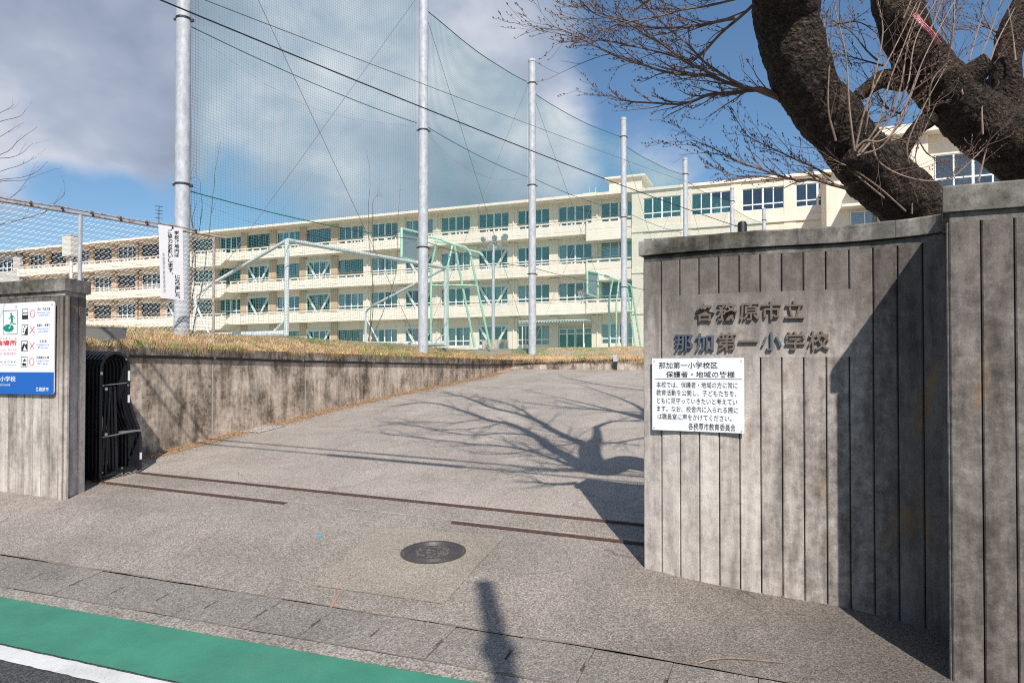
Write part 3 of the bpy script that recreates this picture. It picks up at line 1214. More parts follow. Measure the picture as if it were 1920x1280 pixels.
k = 0
a = 0.0
while a < 4.0:
    plank(lw, a, a + 0.146, None, 2.545, lw_front, off=-0.03)
    a += 0.146
LL = a
for i in range(3):
    plank(lw, i * 0.135, (i + 1) * 0.135, None, 2.545, lw_jamb, off=-0.03)
JL = 0.405
e0 = LP + V * 0.05 - JN * 0.05
core = [LP - U * LL + V * 0.052, LP + V * 0.052 - JN * 0.052, LP + JD * (JL - 0.01) - JN * 0.052, LP - U * LL + V * 0.5]
poly_prism(lw, core, -0.2, 2.54, 'wall_core', 'groove_concrete')
fr = [LP - U * LL + V * 0.036, LP + V * 0.036 - JN * 0.036, LP + JD * (JL - 0.006) - JN * 0.036, LP - U * LL + V * 0.52]
poly_prism(lw, fr, 2.547, 2.60, 'frieze', 'cap_concrete')
for pts in ([LP - U * LL, LP - U * 0.42, LP - U * 0.42 + V * 0.46, LP - U * LL + V * 0.55],
            [LP - U * 0.418, LP, LP + JD * (JL + 0.03), LP - U * 0.418 + V * 0.46]):
    mb = MB()
    mb.prism([Vector((p.x, p.y, 2.602)) for p in pts], [Vector((p.x, p.y, 2.75)) for p in pts])
    lw.part(mb, 'coping', 'cap_concrete')

# evacuation sign
SR = lw_front(0, 0.012, 0)
PXM = 1280 / Z1 * (U.x - (LP.x / LP.y) * U.y)         # photo pixels per metre along the face
PYM = 1280 / Z1


def ev(px, py, off=0.0):
    q = lw_front((121 - px) / PXM, 0.012 + off, 0)
    Zq = q.y
    return Vector((q.x, q.y, CH + (HZ - py) / F * Z1))


es = Thing('evacuation_sign', 'white and blue evacuation area sign with pictograms mounted on the left pillar wall', 'sign', ev(103, 740))
mb = MB()
XL = -95
outl = []
for cxp, cyp, a0 in ((97, 569, 270), (97, 734, 0), (XL, 734, 90), (XL, 569, 180)):
    for k in range(5):
        a = radians(a0 + k * 22.5)
        outl.append((cxp + 6 * sin(a + pi / 2) if False else cxp + 6 * cos(a), cyp + 6 * sin(a)))
mb.prism([ev(x, y, -0.012) for x, y in reversed(outl)], [ev(x, y, 0.0) for x, y in reversed(outl)])
es.part(mb, 'plate', 'sign_white')
bl = [p for p in outl if p[1] > 700]
bp = [(103, 697.5)] + bl[:] + [(XL - 6, 697.5)]
mb = MB()
mb.v = [ev(x, y, 0.001) for x, y in bp]
mb.f = [tuple(reversed(range(len(bp))))]
es.part(mb, 'blue_band', 'sign_blue')


def ev_text(body, x0, y0, x1, y1, mtl, bold=0.0, name='text_line', off=0.0022):
    mb = MB()
    text_into(mb, body, (x0, -y1, x1, -y0), lambda x, y: ev(x, -y, off), bold)
    es.part(mb, name, mtl, kind='stuff')


def ev_poly(polys, mtl, name, off=0.002):
    mb = MB()
    for poly in polys:
        n = len(mb.v)
        mb.v += [ev(x, y, off) for x, y in poly]
        mb.f.append(tuple(n + i for i in range(len(poly))))
    es.part(mb, name, mtl)


def rect(x0, y0, x1, y1):
    return [(x0, y1), (x1, y1), (x1, y0), (x0, y0)]


def frame(x0, y0, x1, y1, w):
    return [rect(x0, y0, x1, y0 + w), rect(x0, y1 - w, x1, y1), rect(x0, y0 + w, x0 + w, y1 - w), rect(x1 - w, y0 + w, x1, y1 - w)]


def ell(cx_, cy_, rx, ry, n=20):
    return [(cx_ + rx * cos(2 * pi * i / n), cy_ - ry * sin(2 * pi * i / n)) for i in range(n)]


def ring(cx_, cy_, rx, ry, w, n=20):
    out = []
    for i in range(n):
        a, b = 2 * pi * i / n, 2 * pi * (i + 1) / n
        out.append([(cx_ + rx * cos(a), cy_ - ry * sin(a)), (cx_ + rx * cos(b), cy_ - ry * sin(b)),
                    (cx_ + (rx - w) * cos(b), cy_ - (ry - w) * sin(b)), (cx_ + (rx - w) * cos(a), cy_ - (ry - w) * sin(a))])
    return out


def bar(x0, y0, x1, y1, w):
    dx, dy = x1 - x0, y1 - y0
    L_ = math.hypot(dx, dy)
    nx, ny = -dy / L_ * w / 2, dx / L_ * w / 2
    return [(x0 + nx, y0 + ny), (x1 + nx, y1 + ny), (x1 - nx, y1 - ny), (x0 - nx, y0 - ny)]


ev_poly(frame(1.5, 577, 31, 624, 0.8), 'print_black', 'pictogram_frame')
ev_poly([ell(13, 611.5, 10.5, 7.5)], 'print_green', 'pictogram_ground')
ev_poly([ell(17.8, 584, 1.7, 2.4, 10), bar(18.5, 587, 20.5, 597, 4.5), bar(18.5, 588, 13.5, 594, 1.4), bar(21, 587, 25, 592, 1.6),
         bar(20, 597, 22.2, 603.5, 2.2), bar(22.2, 603.5, 27.5, 604, 1.6), bar(19.3, 597, 15.5, 607, 2.0)], 'print_green', 'running_figure', 0.0026)
ev_poly([bar(19, 602, 15.5, 610.5, 1.2), ell(14.7, 611.5, 1.6, 1.0, 10)], 'sign_white', 'pictogram_highlight', 0.003)
for i, y0 in enumerate((575.5, 606, 637, 667.5)):
    xa, xb = 40 - i * 0.4, 52 - i * 0.2
    ev_poly(frame(xa, y0, xb, y0 + 20, 0.8), 'print_black', 'pictogram_frame')
    if i == 0:
        pol = [rect(xa + .8, y0 + 12, xb - .8, y0 + 19.2), bar(xa + 1, y0 + 9, xa + 4, y0 + 7, 1.4), bar(xa + 4, y0 + 7, xa + 8, y0 + 9, 1.4), bar(xa + 8, y0 + 9, xb - 1, y0 + 7, 1.4)]
    elif i == 1:
        pol = [[(xb - .8, y0 + 4), (xb - .8, y0 + 19), (xb - 7, y0 + 19), (xb - 4.5, y0 + 10)][::-1], ell(xa + 6, y0 + 4, 1.3, 1.6, 8), ell(xa + 4, y0 + 8, 1.2, 1.4, 8), ell(xa + 3.5, y0 + 13, 1.2, 1.5, 8)]
    elif i == 2:
        pol = [[(xa + 1, y0 + 12), (xa + 5, y0 + 4), (xa + 8, y0 + 8), (xb - 1, y0 + 4.5), (xb - 1, y0 + 19), (xb - 4, y0 + 14), (xb - 6, y0 + 9), (xa + 3, y0 + 19), (xa + 1, y0 + 19)][::-1]]
    else:
        pol = [[(xa + 3, y0 + 10), (xa + 7, y0 + 4), (xa + 11, y0 + 8), (xa + 7, y0 + 9)][::-1], ell(xa + 5, y0 + 15, 2.6, 3, 10), rect(xa + 7.5, y0 + 13, xa + 10, y0 + 18)]
    ev_poly(pol, 'print_black', 'pictogram')
    cx_ = 61 - i * 0.3
    if i in (0, 3):
        ev_poly(ring(cx_, y0 + 10, 5, 7.6, 1.1), 'print_red', 'circle_mark')
    else:
        ev_poly([bar(cx_ - 4.5, y0 + 3.5, cx_ + 4.5, y0 + 17, 1.2), bar(cx_ + 4.5, y0 + 3.5, cx_ - 4.5, y0 + 17, 1.2)], 'print_red', 'cross_mark')
for i, (jp, en) in enumerate([('洪水・内水氾濫', ('Flood from rivers', 'or inland waters')), ('崖崩れ・地滑り', ('Steep slope failure', 'and landslide')),
                              ('土石流', ('Debris', 'flow')), ('大規模な火事', ('Large-scale', 'fires'))]):
    y0 = 574.5 + i * 30.8
    xc = 82.5 - i * 0.4
    wj = 12.5 if i != 2 else 7
    ev_text(jp, xc - wj, y0, xc + wj, y0 + 5.5, 'print_black')
    ev_text(en[0], xc - 12, y0 + 8.0, xc + 12, y0 + 11, 'print_blue')
    ev_text(en[1], xc - 10, y0 + 12.8, xc + 10, y0 + 15.8, 'print_blue')
ev_text('ひなんばしょ', -28, 630, 30, 633, 'print_red')
ev_text('避難場所', -28, 635, 30, 646, 'print_red', 0.02)
ev_text('Evacuation Area', -32, 650.5, 30, 656, 'print_pink')
ev_text('避難場所 避難場所', -28, 659, 30, 664, 'print_pink')
ev_text('災害の種類により避難場所になります', -78, 675.5, 29, 679.5, 'print_black')
ev_text('Please move to a safe place in case of emergency', -78, 682, 29, 684.5, 'print_grey')
ev_text('那加第一小学校', -46, 705.5, 28.5, 716, 'sign_white', 0.015)
ev_text('Elementary School', -46, 719.5, 17, 726, 'sign_white')
ev_text('各務原市', 68.5, 726, 93.5, 734, 'sign_white', 0.01)
for x, y in ((28, 570), (98.5, 569), (-60, 570)):
    mb = MB()
    mb.cyl(ev(x, y, -0.001), ev(x, y, 0.006), 0.012, 8)
    es.part(mb, 'bolt', 'galvanised')

# grey box behind the pillar
gb = Thing('grey_cabinet', 'plain grey box on the bank wall behind the left gate pillar', 'box', P(-8.95, 6.75, 2.0))
Zb = 9.5
mb = MB()
gA, gB = at(160, 645, Zb), at(207, 647, Zb + 0.15)
dx_ = Vector((gB.x - gA.x, gB.y - gA.y, 0))
mb.box(Vector((gA.x, gA.y, gA.z)), dx_, V * 0.25, Vector((0, 0, 0.235)))
gb.part(mb, 'housing', 'grey_box')
mb = MB()
mb.box(Vector((gA.x, gA.y, gA.z + 0.236)) - V * 0.01, dx_ * 1.01, V * 0.27, Vector((0, 0, 0.012)))
gb.part(mb, 'lid', 'grey_box')

# ------------------------------------------------------------------ folded gate
tg = t_at(262, 6.72)
gt = Thing('folding_gate', 'black folded accordion gate pushed back against the left pillar', 'gate', G(tg, 6.4))


def bar_prof(n):
    """outline of one arched frame in (s, z): straight front leg, round head, back leg swelling towards the foot"""
    pts = [(0.0, 0.03), (0.0, 1.42)]
    for i in range(1, 10):
        a = pi - pi * i / 10
        pts.append((0.20 + 0.20 * cos(a), 1.42 + 0.21 * sin(a)))
    pts += [(0.40, 1.42), (0.40, 1.05), (0.43, 0.92), (0.50, 0.72), (0.56, 0.58), (0.58, 0.48), (0.585, 0.03)]
    return pts


prof = bar_prof(0)
S0 = 6.16
for k in range(9):
    t_ = tg - 0.02 - k * 0.068
    pts = [P(t_, S0 + a, gz(t_, S0 + a) + b) for a, b in prof]
    mb = MB()
    # rectangular tube following the outline
    w, h = 0.020, 0.019
    n0 = len(mb.v)
    for i, p in enumerate(pts):
        d = (pts[min(i + 1, len(pts) - 1)] - pts[max(i - 1, 0)]).normalized()
        nn_ = d.cross(U).normalized()
        mb.v += [p + U * w + nn_ * h, p - U * w + nn_ * h, p - U * w - nn_ * h, p + U * w - nn_ * h]
    for i in range(len(pts) - 1):
        for q in range(4):
            q2 = (q + 1) % 4
            mb.f.append((n0 + i * 4 + q, n0 + i * 4 + q2, n0 + (i + 1) * 4 + q2, n0 + (i + 1) * 4 + q))
    mb.f += [(n0 + 3, n0 + 2, n0 + 1, n0), tuple(n0 + (len(pts) - 1) * 4 + q for q in range(4))]
    fr_ = gt.part(mb, 'arch_frame', 'gate_black')
    for zz, thick, mt in ((0.06, 0.018, 'gate_black'), (0.56, 0.008, 'gate_steel' if k == 0 else 'gate_black'), (1.22, 0.006, 'gate_steel' if k == 0 else 'gate_black')):
        if k % 3 and zz > 0.1:
            continue
        s_end = 0.58 if zz < 0.6 else 0.40
        mb = MB()
        a_, b_ = P(t_, S0, gz(t_, S0) + zz), P(t_, S0 + s_end, gz(t_, S0 + s_end) + zz)
        mb.tube([a_, b_], thick, 6)
        gt.part(mb, 'cross_rod', mt)
    for sx in (0.10, 0.26):
        mb = MB()
        a_ = P(t_ - 0.034, S0 + sx, gz(t_, S0) + 0.08)
        b_ = P(t_ - 0.034, S0 + sx + (0.05 if sx < 0.2 else -0.04), gz(t_, S0) + 1.2)
        mb.box(a_ - U * 0.006, U * 0.012, V * 0.028, b_ - a_)
        gt.part(mb, 'lattice_bar', 'gate_black')
mb = MB()
for ss_ in (0.0, 0.57):
    for k in range(0, 9, 2):
        t_ = tg - 0.02 - k * 0.068
        c = P(t_, S0 + ss_, gz(t_, S0) + 0.028)
        m2 = MB()
        m2.cyl(c - V * 0.014, c + V * 0.014, 0.028, 12)
        gt.part(m2, 'caster', 'dark_steel')
for sx, zz, ww, hh in ((0.395, 1.28, 0.012, 0.13), (0.395, 0.99, 0.010, 0.10), (0.583, 0.22, 0.010, 0.09), (0.002, 1.36, 0.03, 0.035)):
    mb = MB()
    mb.box(P(tg + 0.002, S0 + sx - 0.014, gz(tg, S0) + zz), U * 0.004, V * 0.03, Vector((0, 0, hh)))
    gt.part(mb, 'reflector', 'sign_white')
for sx, zz in ((0.07, 1.16), (0.07, 0.58)):
    mb = MB()
    c = P(tg - 0.0, S0 + sx, gz(tg, S0) + zz)
    mb.tube([c, c + Vector((0, 0, 0.035))], 0.022, 10)
    gt.part(mb, 'hinge_cap', 'gate_steel')
for sx, zz in ((0.38, 1.22), (0.02, 1.22), (0.35, 1.56), (0.02, 0.12), (0.3, 0.07), (0.5, 0.07), (0.3, 0.14)):
    mb = MB()
    c = P(tg + 0.002, S0 + sx, gz(tg, S0) + zz)
    mb.tube([c, c + U * 0.012], 0.012, 8)
    gt.part(mb, 'bolt', 'gate_steel')
mb = MB()
mb.box(P(tg + 0.003, S0 + 0.25, gz(tg, S0) + 0.60), U * 0.02, V * 0.33, Vector((0, 0, 0.022)))
gt.part(mb, 'latch_bar', 'gate_steel')

# gate rails
rails = [('rusty steel gate rail crossing the whole opening between ramp and pavement', 6.70, t_at(262, 6.7), t_at(1215, 6.7)),
         ('short length of rusty gate rail starting at the folded gate', 6.15, t_at(180, 6.15), t_at(537, 6.15)),
         ('short length of rusty gate rail ending at the school name wall', 6.15, t_at(850, 6.15), t_at(1212, 6.15))]
for lab, s_, ta, tb_ in rails:
    th = Thing('gate_rail', lab, 'rail', G(ta, s_), 'sliding gate rails set in the ground')
    mb = MB()
    n_ = 16
    for q, (so_, w_, hh) in enumerate(((-0.04, 0.08, 0.004), (-0.04, 0.012, 0.026))):
        m2 = MB()
        for i in range(n_):
            a_ = ta + (tb_ - ta) * i / n_
            b_ = ta + (tb_ - ta) * (i + 1) / n_
            lo = [G(a_, s_ + so_, -0.01), G(b_, s_ + so_, -0.01), G(b_, s_ + so_ + w_, -0.01), G(a_, s_ + so_ + w_, -0.01)]
            hi = [G(a_, s_ + so_, hh), G(b_, s_ + so_, hh), G(b_, s_ + so_ + w_, hh), G(a_, s_ + so_ + w_, hh)]
            m2.prism(lo, hi)
        th.part(m2, 'base_plate' if q == 0 else 'flange', 'rusty_steel')
ground_strip([(t_at(180, 6.2), 6.22), (t_at(1212, 6.2), 6.22)], 0.02, 'rail_bedding_joint', 'caulk', 0.003, 0.6)

# manhole cover
mc = ground_hit(813, 1034)
t_, s_ = ts(mc)
mc.z = gz(t_, s_) + 0.004
gxv = (G(t_ + .3, s_) - G(t_ - .3, s_)).normalized()
gyv = (G(t_, s_ + .3) - G(t_, s_ - .3)).normalized()
gnv = gxv.cross(gyv).normalized()
mh = Thing('manhole_cover', 'round cast iron manhole cover set in the paler concrete patch', 'manhole cover', mc)


def mhp(r, a, h):
    return mc + (gxv * cos(a) + gyv * sin(a)) * r + gnv * h


def lathe(prof, n=48):
    mb = MB()
    for r, h in prof:
        for k_ in range(n):
            mb.v.append(mhp(r, 2 * pi * k_ / n, h))
    for i in range(len(prof) - 1):
        for k_ in range(n):
            k2 = (k_ + 1) % n
            mb.f.append((i * n + k_, i * n + k2, (i + 1) * n + k2, (i + 1) * n + k_))
    return mb


R_ = 0.285
mh.part(lathe([(R_, -0.01), (R_, 0.006), (R_ - 0.022, 0.006), (R_ - 0.022, -0.006)]), 'frame', 'iron')
pr = [(R_ - 0.026, -0.006), (R_ - 0.026, 0.004)]
r = R_ - 0.03
for i in range(4):
    pr += [(r, 0.004), (r - 0.003, 0.007), (r - 0.012, 0.007), (r - 0.015, 0.002)]
    r -= 0.022
pr += [(r, 0.002), (0.001, 0.002)]
mh.part(lathe(pr), 'lid', 'iron')
mb = MB()
rr = r - 0.01
for i in range(70):
    a_ = random.uniform(0, 2 * pi)
    q = rr * math.sqrt(random.random())
    b_ = random.uniform(0, 2 * pi)
    L_ = random.uniform(0.012, 0.026)
    pts = []
    for k_ in range(4):
        bb = b_ + k_ * pi / 2
        rad = L_ if k_ % 2 == 0 else L_ * 0.45
        c_ = (gxv * cos(a_) + gyv * sin(a_)) * q
        if c_.length > rr - 0.012:
            c_ = c_ * 0.93
        pts.append(mc + c_ + (gxv * cos(bb) + gyv * sin(bb)) * rad)
    mb.prism([p + gnv * 0.001 for p in pts], [p + gnv * 0.007 for p in pts])
mh.part(mb, 'relief', 'worn_iron', kind='stuff')

# paint dots, chalk marks, fallen twigs
decal([(600 + 6 * cos(a), 1004 + 2.2 * sin(a)) for a in [2 * pi * i / 10 for i in range(10)]][::-1], 0.003, 'paint_dot', 'paint_blue',
      'small bright blue paint dot on the pavement left of the manhole cover', 'paint mark')
for pix, lab in (([(620, 1138), (636, 1112), (639, 1112), (624, 1139)], 'orange chalk stroke on the pavement edge below the manhole patch'),
                 ([(630, 1101), (643, 1099), (643, 1101.5), (630, 1103.5)], 'short orange chalk dash just below the manhole patch corner'),
                 ([(988, 962), (997, 958), (999, 959.5), (990, 963.5)], 'small red paint dash beside the gate rail near the name wall')):
    decal(pix[::-1] if False else pix, 0.005, 'chalk_mark', 'paint_orange', lab, 'paint mark')


def fallen(path_px, r, mtl, lab):
    pts = []
    for i, (x, y) in enumerate(path_px):
        p = ground_hit(x, y)
        t_, s_ = ts(p)
        pts.append(P(t_, s_, gz(t_, s_) + r + 0.004 + 0.006 * sin(pi * i / (len(path_px) - 1))))
    mb = MB()
    mb.tube(pts, [r * (1 - 0.5 * i / len(pts)) for i in range(len(pts))], 6)
    o = mb.build('fallen_twig', mtl, None, pts[0], smooth=True)
    tag(o, lab, 'twig', 'twigs fallen on the pavement')


fallen([(1308, 1243), (1330, 1237), (1370, 1235), (1420, 1238), (1470, 1243)], 0.004, 'pale_twig', 'long pale dry stalk lying near the bottom right of the pavement')
fallen([(1412, 1097), (1430, 1105), (1455, 1113), (1472, 1122)], 0.004, 'leaf_brown', 'short brown twig lying at the foot of the name wall')
fallen([(1132, 1030), (1148, 1034), (1152, 1040), (1175, 1044), (1200, 1045)], 0.003, 'twig', 'thin dark crooked twig by the end of the name wall')

# ------------------------------------------------------------------ utility pole behind the viewer and street cables (they cast the long shadows)
CO = math.tan(pi / 2 - SUN_EL)
HX = Vector((SUND.x, SUND.y, 0)).normalized()


def src(px, py, z):
    """where something at height z must stand for its shadow to fall on this spot of the ground"""
    g = ground_hit(px, py)
    L_ = (z - g.z) * CO
    q = g - HX * L_
    return Vector((q.x, q.y, z))


TIPZ = 7.6
tip = src(908, 1092, TIPZ)
up_ = Thing('street_pole', 'slim steel street pole standing behind the viewpoint with its shadow on the pavement', 'pole', (tip.x, tip.y, gzp(tip)))
mb = MB()
mb.tube([Vector((tip.x + 0.03, tip.y, gzp(tip) - 0.2)), Vector((tip.x, tip.y, TIPZ))], [0.11, 0.075], 16)
up_.part(mb, 'shaft', 'galvanised', smooth=True)
mb = MB()
mb.tube([Vector((tip.x, tip.y, TIPZ - 1.15)), Vector((tip.x, tip.y, TIPZ - 1.03))], [0.115, 0.115], 16)
up_.part(mb, 'band', 'dark_steel')

for lab, pa, pb_, thick in (('upper black utility cable strung over the street with a thick splice', (330, 818), (1200, 893), True),
                            ('lower black utility cable strung over the street with a thick splice', (430, 836), (1200, 905), False)):
    th = Thing('street_cable', lab, 'cable', (0, 0, 6), 'cables strung over the street')
    A_, B_ = src(*pa, 6.2), src(*pb_, 6.2)
    d_ = (B_ - A_)
    A2, B2 = A_ - d_ * 2.0, B_ + d_ * 2.0
    mb = MB()
    pts = [A2.lerp(B2, i / 30) + Vector((0, 0, 0)) for i in range(31)]
    mb.tube(pts, 0.022, 6)
    th.part(mb, 'cable', 'cable_black', smooth=True)
    q0, q1 = ((600, 856), (850, 886)) if not thick else ((700, 850), (850, 865))
    q0, q1 = src(*q0, 6.2), src(*q1, 6.2)
    k0 = (q0 - A_).dot(d_) / d_.length_squared
    k1 = (q1 - A_).dot(d_) / d_.length_squared
    mb = MB()
    mb.tube([A_ + d_ * k0, A_ + d_ * (k0 + 0.01), A_ + d_ * (k1 - 0.01), A_ + d_ * k1], [0.022, 0.05, 0.05, 0.022] if not thick else [0.022, 0.03, 0.03, 0.022], 10)
    th.part(mb, 'splice', 'cable_black', smooth=True)

# ------------------------------------------------------------------ net poles
K = 14600.0
ZS = [0.00091, 0.001317, 0.001724, 0.002128, 0.002538, 0.00295, 0.00333]
XP = [340, 793, 998, 1170, 1286, 1374, 1434]
poles = []
pole0 = None
NTOP = 13.1
order = ['nearest', 'second', 'third', 'fourth', 'fifth', 'sixth', 'last']
plab = ['tall galvanised net pole nearest the camera, behind the chain link fence', 'tall galvanised net pole behind the soccer goal crossbar, its cap just above the picture',
        'galvanised net pole standing lowest on the grass bank, left of the entrance canopy', 'galvanised net pole standing just left of the school name wall',
        'galvanised net pole in front of the flush windows, first rising behind the name wall', 'shorter looking galvanised net pole next to the stubby black post top',
        'farthest galvanised net pole, lowest above the name wall beside the bare tree']
for i, (zeta, px) in enumerate(zip(ZS, XP)):
    Z = K * zeta
    X = (px - CX) / F * Z
    p = Vector((X, Z, 0))
    t_, s_ = ts(p)
    zb = tz(t_, s_) - 0.1 if (t_ < WT or s_ > WS) else gz(t_, s_)
    poles.append(Vector((X, Z, zb)))
    if i == 0:
        th = Thing('net_pole', plab[i], 'pole', poles[0], 'tall poles carrying the green net')
        H = NTOP - zb
        mb = MB()
        mb.tube([Vector((X, Z, zb - 0.3)), Vector((X, Z, zb + H * 0.5)), Vector((X, Z, NTOP))], [0.143, 0.138, 0.132], 24)
        th.part(mb, 'shaft', 'galvanised', smooth=True)
        mb = MB()
        mb.tube([Vector((X, Z, NTOP - 0.02)), Vector((X, Z, NTOP + 0.06)), Vector((X, Z, NTOP + 0.09))], [0.145, 0.145, 0.11], 24)
        th.part(mb, 'cap', 'galvanised')
        for zz in (5.3, 8.55, 12.3):
            mb = MB()
            mb.tube([Vector((X, Z, zz - 0.02)), Vector((X, Z, zz + 0.02))], 0.147, 20)
            mb.box(Vector((X - 0.19, Z - 0.02, zz - 0.02)), (0.06, 0, 0), (0, 0.04, 0), (0, 0, 0.04))
            mb.box(Vector((X + 0.14, Z - 0.02, zz - 0.05)), (0.06, 0, 0), (0, 0.04, 0), (0, 0, 0.05))
            th.part(mb, 'clamp', 'dark_steel')
        pole0 = th.o
    else:
        c = copy_tree(pole0)
        c.location = (X, Z, zb)
        sc_ = (NTOP - zb) / (NTOP - poles[0].z)
        c.scale = (1, 1, sc_)
        c['label'] = plab[i]


# ------------------------------------------------------------------ nets
def net(i, A_, B_, zt0, zt1, zb0, zb1, lab):
    d = Vector((B_.x - A_.x, B_.y - A_.y, 0))
    L_ = d.length
    d.normalize()
    nrm = Vector((-d.y, d.x, 0))
    off = nrm * 0.17
    th = Thing('safety_net', lab, 'net', A_, 'green netting hung between the poles')
    cell = 0.065 if i < 2 else (0.08 if i < 4 else 0.11)
    sw = 0.0025 if i < 1 else (0.0027 if i < 3 else 0.0038)

    def q(x, y):
        sag = 0.17 * 4 * x * (1 - x)
        zt = zt0 + (zt1 - zt0) * x - sag
        zb = zb0 + (zb1 - zb0) * x
        z = zb + (zt - zb) * y
        bul = 0.25 * sin(pi * x) * sin(pi * y) + 0.06 * noise.noise(Vector((x * 3 + i, y * 4, 0)))
        b = Vector((A_.x, A_.y, 0)) + d * (0.12 + (L_ - 0.24) * x) + off + nrm * bul
        return Vector((b.x, b.y, z))
    mb = MB()
    nv = int(L_ / cell)
    nh = int((zt0 - zb0) / cell)
    SV, SH = 14, 12

    def strand(pts, wdir):
        n0 = len(mb.v)
        for p in pts:
            mb.v += [p - wdir * sw, p + wdir * sw, p + nrm * sw * 1.6]
        for k_ in range(len(pts) - 1):
            a = n0 + k_ * 3
            for e, f_ in ((0, 1), (1, 2), (2, 0)):
                mb.f.append((a + e, a + f_, a + 3 + f_, a + 3 + e))
    for k_ in range(nv + 1):
        strand([q(k_ / nv, j / SV) for j in range(SV + 1)], d)
    for k_ in range(nh + 1):
        strand([q(j / SH, k_ / nh) for j in range(SH + 1)], Vector((0, 0, 1)))
    th.part(mb, 'mesh_strands', 'net_green', kind='stuff')
    for yy in (1.0,):
        m2 = MB()
        m2.tube([q(j / 16, yy) for j in range(17)], 0.014, 6)
        th.part(m2, 'edge_rope', 'rope_green', smooth=True)
    for zz, r_ in ((5.25 + 0.12 * i, 0.011), (8.55 + 0.15 * i, 0.011)):
        pts = []
        for j in range(17):
            x = j / 16
            b = Vector((A_.x, A_.y, 0)) + d * (0.12 + (L_ - 0.24) * x) + off * 0.8
            pts.append(Vector((b.x, b.y, zz + 0.1 * x - 0.22 * 4 * x * (1 - x) * 0.5)))
        m2 = MB()
        m2.tube(pts, r_, 6)
        th.part(m2, 'support_rope', 'rope_green', smooth=True)
    for (za, zc) in ((zt0 - 0.1, zb1 + 0.2), (zb0 + 0.2, zt1 - 0.1)):
        m2 = MB()
        a_ = A_ + d * 0.14 + off * 0.5
        b_ = B_ - d * 0.14 + off * 0.5
        m2.tube([Vector((a_.x, a_.y, za)), Vector((b_.x, b_.y, zc))], 0.006, 5)
        th.part(m2, 'brace_wire', 'steel_wire')


nlab = ['widest section of the green safety net between the nearest two poles', 'green safety net section in front of the sky and left half of the building',
        'green safety net section left of the name wall, before the roof penthouse', 'green safety net section just above the left end of the name wall',
        'small green net section over the flush windows behind the name wall', 'farthest lowest green net section beside the stubby black post top']
for i in range(6):
    A_, B_ = poles[i], poles[i + 1]
    net(i, A_, B_, 12.1 if i < 5 else 12.1, 12.35 if i < 5 else 12.2, A_.z + 0.25, B_.z + 0.25, nlab[i])

# overhead black cable ending at the stubby post behind the wall
pt_end = at(1393, 428, 21)
cb = Thing('stubby_post', 'dark post with a rounded black top poking up behind the name wall coping', 'post', (pt_end.x, pt_end.y, 1.5))
mb = MB()
r = 8.5 / 1280 * 21
mb.tube([Vector((pt_end.x, pt_end.y, 1.4)), Vector((pt_end.x, pt_end.y, at(0, 420, 21).z)), Vector((pt_end.x, pt_end.y, at(0, 416, 21).z)), Vector((pt_end.x, pt_end.y, at(0, 414, 21).z))],
        [r, r, r * 0.85, r * 0.3], 20)
cb.part(mb, 'post_body', 'cable_black', smooth=True)
Z0 = 7.0
A_ = at(385, -3, Z0)
for lab, pA, zA, pB, zB, rr_ in (('thick black overhead cable sloping down across the sky to the stubby post', (385, -3), 8.5, (1384, 424), 21, 0.0105),
                             ('thin grey overhead wire sloping across the sky above the thick black cable', (470, -3), 9.0, (1384, 372), 40, 0.006)):
    a_, b_ = at(*pA, zA), at(*pB, zB)
    e = a_ + (a_ - b_) * 0.6
    mb = MB()
    pts = []
    for j in range(25):
        k_ = j / 24
        p = e.lerp(b_, k_)
        p.z -= 0.25 * 4 * k_ * (1 - k_)
        pts.append(p)
    # keep the marked start on its line
    mb.tube(pts, rr_, 6)
    o = mb.build('overhead_cable', 'cable_black' if rr_ > 0.01 else 'steel_wire', None, b_, smooth=True)
    tag(o, lab, 'cable')

# ------------------------------------------------------------------ chain link fence
FA, FB = Vector((-7.47 * 1.0, 9.97, 0)), Vector((-5.47, 12.5, 0))
Fd = (FB - FA).normalized()
FL = (FB - FA).length
fz0, fz1 = 2.16, 2.28
FTA, FTB = CH + 316 / F * 9.97, CH + 250 / F * 12.5
fe = Thing('chain_link_fence', 'weathered chain link fence with a rusty top rail on the bank behind the left pillar', 'fence', (FB.x, FB.y, fz1))


def fq(x, z):       # x in metres back from the end post; z absolute
    p = FB - Fd * x
    return Vector((p.x, p.y, z))


FX = FL + 2.5


def ftop(x):
    return FTB + (FTA - FTB) * x / FL


mb = MB()
mb.tube([fq(-0.25, ftop(-0.25)), fq(FX, ftop(FX))], 0.021, 10)
fe.part(mb, 'top_rail', 'rusty_pipe', smooth=True)
mb = MB()
mb.tube([fq(0.35 + (FX - 0.35) * j / 10, ftop(0.35 + (FX - 0.35) * j / 10) + 0.055 + 0.01 * sin(j * 2.1)) for j in range(11)], 0.015, 8)
fe.part(mb, 'upper_rail', 'rusty_pipe', smooth=True)
for x in [0.35 + 0.42 * j for j in range(int(FX / 0.42))]:
    mb = MB()
    mb.tube([fq(x - 0.012, ftop(x) + 0.028), fq(x + 0.012, ftop(x) + 0.028)], 0.045, 8)
    fe.part(mb, 'tie', 'rusty_steel')
x148 = None
for x in [i * 0.01 for i in range(600)]:
    p = fq(x, 0)
    if CX + p.x / p.y * F < 149:
        x148 = x
        break
for x, r_ in ((0.0, 0.026), (x148, 0.030), (x148 + 1.9, 0.030)):
    mb = MB()
    mb.tube([fq(x, 1.9), fq(x, ftop(x) - 0.02)], r_, 12)
    fe.part(mb, 'post', 'rusty_pipe' if x == 0 else 'galvanised', smooth=True)
